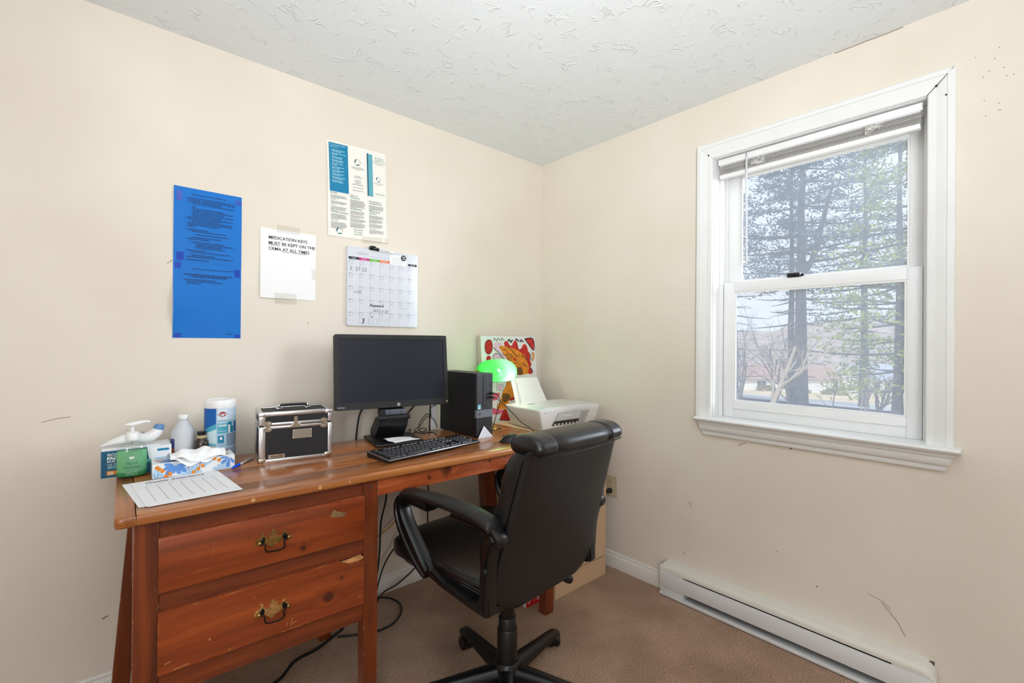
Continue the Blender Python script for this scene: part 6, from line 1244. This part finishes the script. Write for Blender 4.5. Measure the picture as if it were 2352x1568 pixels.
# front recess: a sloping face with the output slot
def fy(z): return 0.0165-(z/0.096)*0.0165-0.0006       # y of the front face at height z
def fp(x, z, d=0.0): return (x, fy(z)-d, z)
g = G(); g.add([fp(0.118, 0.086, .0008), fp(0.330, 0.086, .0008), fp(0.302, 0.022, .0008), fp(0.088, 0.022, .0008)], [(0, 1, 2, 3)], 0); g.build('output_bay', mat('bay_shade', srgb(176, 176, 176), 0.5), pr, smooth=0)
g = G(); g.loft([[fp(0.122, 0.083, d), fp(0.270, 0.083, d), fp(0.262, 0.050, d), fp(0.104, 0.050, d)] for d in (0.0, 0.004)]); cd = g.build('cartridge_door', M_prn2, pr, smooth=0)
g = G(); g.prism(rrect(0.155, 0.066, 0.205, 0.072, 0.003), 0, 0.0006, 0, frame((0, -0.0005, 0), (1, 0, 0), (0, 0, 1))); g.build('finger_grip', M_prn, cd, smooth=0)
g = G(); g.add([fp(0.096, 0.044, .002), fp(0.262, 0.046, .002), fp(0.258, 0.026, .002), fp(0.086, 0.024, .002)], [(0, 1, 2, 3)]); g.build('output_slot', M_black, pr, smooth=0)
g = G()
for k in range(7): g.add([fp(0.100+k*0.024, 0.034, .003), fp(0.112+k*0.024, 0.034, .003), fp(0.110+k*0.024, 0.025, .003), fp(0.098+k*0.024, 0.025, .003)], [(0, 1, 2, 3)])
g.build('slot_ribs', M_prn2, pr, smooth=0)
g = G(); add_text(g, 'DeskJet', 0.028, 0.089, 0.0062, 0, frame((0, -0.0008, 0), (1, 0, 0), (0, 0, 1)), 0.001); g.build('lettering', M_greyink, pr, smooth=0)
G().box((0.215, -0.004, 0.0945), (0.240, -0.0008, 0.0985), 0.001).build('lid_grip', M_prn2, pr)
# paper support at the back
g = G(); b0, b1 = Vector((0.046, 0.252, PH-0.002)), Vector((0.255, 0.252, PH-0.002)); t0, t1 = Vector((0.060, 0.320, PH+0.128)), Vector((0.235, 0.320, PH+0.128)); nn = Vector((0, -0.004, 0.002))
g.loft([[b0, b1, b1+nn, b0+nn], [t0, t1, t1+nn, t0+nn]]); g.build('paper_support', M_prn, pr, smooth=0)
g = G(); q0 = b0+Vector((0.014, -0.005, 0.006)); q1 = t0.lerp(b0, 0.10)+Vector((0.012, -0.007, 0.004)); g.loft([[q0, q0+Vector((0.008, 0, 0)), q0+Vector((0.008, -0.006, 0.003)), q0+Vector((0, -0.006, 0.003))], [q1, q1+Vector((0.008, 0, 0)), q1+Vector((0.008, -0.003, 0.002)), q1+Vector((0, -0.003, 0.002))]]); g.build('paper_guide', M_prn2, pr, smooth=0)
G().box((0.030, 0.226, PH-0.001), (PW-0.03, 0.262, PH+0.006), 0.002).build('rear_ledge', M_prn, pr)
# --- mouse
ms = thing('mouse', 'black computer mouse on the desk in front of the printer', 'mouse', (-0.7395, -0.566, ZD), radians(50))
g = G(); rings = []
for i in range(15):
    t_ = i/14; y = -0.053+0.106*t_; e = max(0.0, 1-abs(2*t_-1)**2.6)**0.5; w = (0.0275+0.004*cos(pi*t_))*max(e, 0.08); h = (0.036*sin(pi*(0.10+0.80*t_**0.85))**0.9)*max(e, 0.15)
    rings.append([(w*math.copysign(abs(cos(a))**0.8, cos(a)), y, max(0.0008, 0.0012+h*max(0, sin(a))**0.8)) for a in [2*pi*j/24 for j in range(24)]])
g.loft(rings); mbody = g.build('body', M_black, ms, smooth=60)
G().tube([(0, 0.030, 0.0225), (0, 0.036, 0.0225)], 0.008, 12, up=(0, 0, 1)).build('scroll_wheel', M_rubber, ms)
g = G().tube(smoothpts([(0, 0.012, 0.036), (0, 0.024, 0.034), (0, 0.038, 0.029), (0, 0.050, 0.018)], 4), 0.0009, 4); g.build('button_seam', M_rubber, ms)

# ================================================================== filing cabinet, ink box
fc = thing('filing_cabinet', 'tan two-drawer metal filing cabinet in the corner behind the chair', 'cabinet', (-0.482, -0.588, 0))
M_tan = mat('tan_enamel', srgb(206, 174, 140), 0.4, var=(5, 0.04)); FW, FD_, FH = 0.382, 0.455, 0.7605
G().box((0, 0.002, 0.0), (FW, FD_, FH), 0.003).build('case', M_tan, fc, smooth=20)
for z0, z1 in ((0.106, 0.425), (0.432, 0.748)):
    d = G().box((0.018, -0.0045, z0), (FW-0.020, 0.004, z1), 0.0025).build('drawer', M_tan, fc, smooth=20)
    G().box((0.15, -0.022, z1-0.085), (0.232, -0.0046, z1-0.060), 0.006).build('handle', M_chrome, d)
    G().box((0.155, -0.0065, z1-0.050), (0.227, -0.0046, z1-0.018), 0.001).build('label_holder', M_chrome, d)
for z0 in (0.1025, 0.4285): G().box((0.016, -0.0008, z0), (FW-0.019, 0.003, z0+0.0035)).build('drawer_gap', M_dirt, fc, smooth=0)
lk = G().box((FW-0.052, -0.0125, 0.387), (FW-0.030, -0.0046, 0.412), 0.004).build('thumb_latch', M_chrome, fc); G().cyl((FW-0.041, -0.014, 0.377), (FW-0.041, -0.0046, 0.377), 0.007).build('lock', M_nickel, fc)
ib = thing('ink_carton', 'small red and white carton on the carpet under the right end of the desk', 'box', (-0.6240, -0.5420, 0), radians(-2))
M_red = mat('red_carton', srgb(196, 12, 22), 0.4)
G().box((0, 0, 0), (0.0880, 0.060, 0.120), 0.001).build('carton', M_carton, ib, smooth=20)
g = G(); F = frame((0, -0.0004, 0), (1, 0, 0), (0, 0, 1)); g.rect(0.001, 0.001, 0.0835, 0.119, 0, F); 
for s_, x, y, sz in (('Canon', 0.0265, 0.014, 0.026), ('240XL', 0.079, 0.014, 0.017)): add_text(g, s_, x, y, sz, 1, F, 0.0003, rot=pi/2, bold=0.0005)
for k in range(5): g.rect(0.042+k*0.0045, 0.014, 0.0432+k*0.0045, 0.05, 2, F, 0.0003)
g.build('carton_print', [M_red, M_white, mat('pale_red_print', srgb(232, 120, 120), 0.5)], ib, smooth=0)

# ================================================================== cables
def cable(name, label, pts, r=0.003, m=None, k=6, n=8):
    P = smoothpts(pts, k); base = Vector(P[0]); o = G().tube([p-base for p in P], r, n).build(name, m or M_rubber, None, smooth=80); o.location = base; o['label'] = label; o['category'] = 'cable'; return o
cable('monitor_cable', 'thick black cable hanging behind the left side of the monitor stand', [(-1.175, -0.095, 0.95), (-1.178, -0.062, 0.90), (-1.192, -0.050, 0.85), (-1.203, -0.048, 0.76), (-1.20, -0.045, 0.68), (-1.16, -0.035, 0.60), (-1.05, -0.03, 0.49), (-1.075, -0.035, 0.35), (-1.085, -0.04, 0.20), (-1.115, -0.06, 0.06), (-1.15, -0.10, 0.006)], 0.0042)
cable('monitor_cable', 'black cable slanting down behind the right side of the monitor stand', [(-0.905, -0.125, 0.93), (-0.930, -0.075, 0.88), (-0.965, -0.055, 0.83), (-0.995, -0.050, 0.775), (-0.99, -0.045, 0.70), (-0.90, -0.03, 0.55), (-0.825, -0.03, 0.48), (-0.822, -0.03, 0.34), (-0.83, -0.035, 0.2), (-0.88, -0.04, 0.10), (-0.99, -0.05, 0.045), (-1.08, -0.06, 0.03), (-1.15, -0.12, 0.008)], 0.0036)
cable('power_cable', 'black cable running down the wall behind the knee space', [(-0.93, -0.035, 0.70), (-0.945, -0.03, 0.58), (-0.95, -0.03, 0.45), (-0.945, -0.03, 0.33), (-0.985, -0.03, 0.235), (-1.045, -0.03, 0.16), (-1.08, -0.035, 0.09), (-1.12, -0.07, 0.02), (-1.17, -0.15, 0.006)], 0.0034)
cable('floor_cable', 'black cable looping across the carpet beside the middle leg of the desk', [(-1.235, -0.12, 0.006), (-1.16, -0.06, 0.012), (-1.09, -0.055, 0.014), (-1.045, -0.10, 0.010), (-1.040, -0.165, 0.006), (-1.075, -0.225, 0.006), (-1.13, -0.265, 0.006), (-1.20, -0.270, 0.006), (-1.28, -0.235, 0.006), (-1.34, -0.20, 0.006)], 0.0042)
cable('floor_cable', 'black cable lying on the carpet under the desk drawers', [(-1.30, -0.16, 0.006), (-1.42, -0.22, 0.006), (-1.52, -0.26, 0.02), (-1.58, -0.30, 0.006), (-1.66, -0.33, 0.006), (-1.74, -0.36, 0.006), (-1.82, -0.38, 0.006), (-1.90, -0.36, 0.006)], 0.0055)
cable('network_cable', 'yellow network cable drooping behind the knee space of the desk', [(-0.82, -0.05, 0.62), (-0.88, -0.04, 0.52), (-0.93, -0.03, 0.42), (-0.985, -0.028, 0.345), (-1.06, -0.026, 0.295), (-1.13, -0.024, 0.27), (-1.25, -0.024, 0.25)], 0.0032, mat('yellow_cable', srgb(196, 150, 32), 0.45))
cable('keyboard_cable', 'thin black tangled cable on the desk between the monitor and the computer', [(-0.976, -0.370, ZD+0.018), (-0.965, -0.30, ZD+0.030), (-0.975, -0.22, ZD+0.016), (-0.985, -0.175, ZD+0.022), (-0.945, -0.160, ZD+0.040), (-0.905, -0.150, ZD+0.074), (-0.862, -0.140, ZD+0.058), (-0.835, -0.130, ZD+0.020), (-0.815, -0.10, ZD+0.012)], 0.0019)
cable('mouse_cable', 'thin black looped cable by the wall left of the computer', [(-1.005, -0.165, ZD+0.020), (-1.000, -0.160, ZD+0.030), (-0.994, -0.160, ZD+0.022), (-1.000, -0.160, ZD+0.006), (-0.965, -0.155, ZD+0.012), (-0.930, -0.150, ZD+0.024), (-0.905, -0.150, ZD+0.016), (-0.925, -0.15, ZD+0.006), (-0.945, -0.150, ZD+0.018), (-0.935, -0.14, ZD+0.05), (-0.895, -0.135, ZD+0.085), (-0.870, -0.13, ZD+0.070), (-0.868, -0.125, ZD+0.110), (-0.845, -0.12, ZD+0.118), (-0.815, -0.105, ZD+0.125)], 0.0019)
cable('power_cable', 'straight black cable standing up behind the monitor beside the computer', [(-0.850, -0.085, 0.69), (-0.849, -0.088, 0.80), (-0.848, -0.09, 0.86), (-0.846, -0.09, 0.96), (-0.835, -0.088, 1.0), (-0.81, -0.085, 1.01)], 0.0040)
cable('usb_cable', 'thin black cable from the front of the computer down behind the mouse', [(-0.728, -0.408, ZD+0.196), (-0.728, -0.425, ZD+0.196), (-0.712, -0.438, ZD+0.190), (-0.694, -0.436, ZD+0.165), (-0.690, -0.420, ZD+0.130), (-0.694, -0.405, ZD+0.085), (-0.703, -0.398, ZD+0.04), (-0.712, -0.395, ZD+0.010), (-0.690, -0.35, ZD+0.006), (-0.64, -0.33, ZD+0.006), (-0.60, -0.335, ZD+0.012)], 0.0018)
cable('usb_cable', 'thin black cable draped from the computer across the side of the printer', [(-0.728, -0.408, ZD+0.178), (-0.728, -0.426, ZD+0.178), (-0.714, -0.445, ZD+0.170), (-0.690, -0.470, ZD+0.140), (-0.660, -0.500, ZD+0.098), (-0.640, -0.520, ZD+0.068), (-0.612, -0.545, ZD+0.045), (-0.590, -0.575, ZD+0.012), (-0.575, -0.60, ZD+0.004)], 0.0018)
for i, (z, lb) in enumerate(((0.196, 'upper'), (0.178, 'lower'))):
    u = thing('usb_plug', lb+' black plug in the front socket of the computer', 'plug', (-0.728, -0.406, ZD+z)); G().box((-0.006, -0.024, -0.004), (0.006, -0.0005, 0.004), 0.0015).build('plug_body', M_rubber, u)
wa = thing('power_adapter', 'white plastic adapter block standing behind the computer', 'adapter', (-0.836, -0.088, ZD))
G().box((-0.012, -0.014, 0), (0.018, 0.012, 0.145), 0.004).box((-0.010, -0.018, 0.085), (0.022, -0.013, 0.11), 0.002).build('housing', M_white, wa, smooth=30)
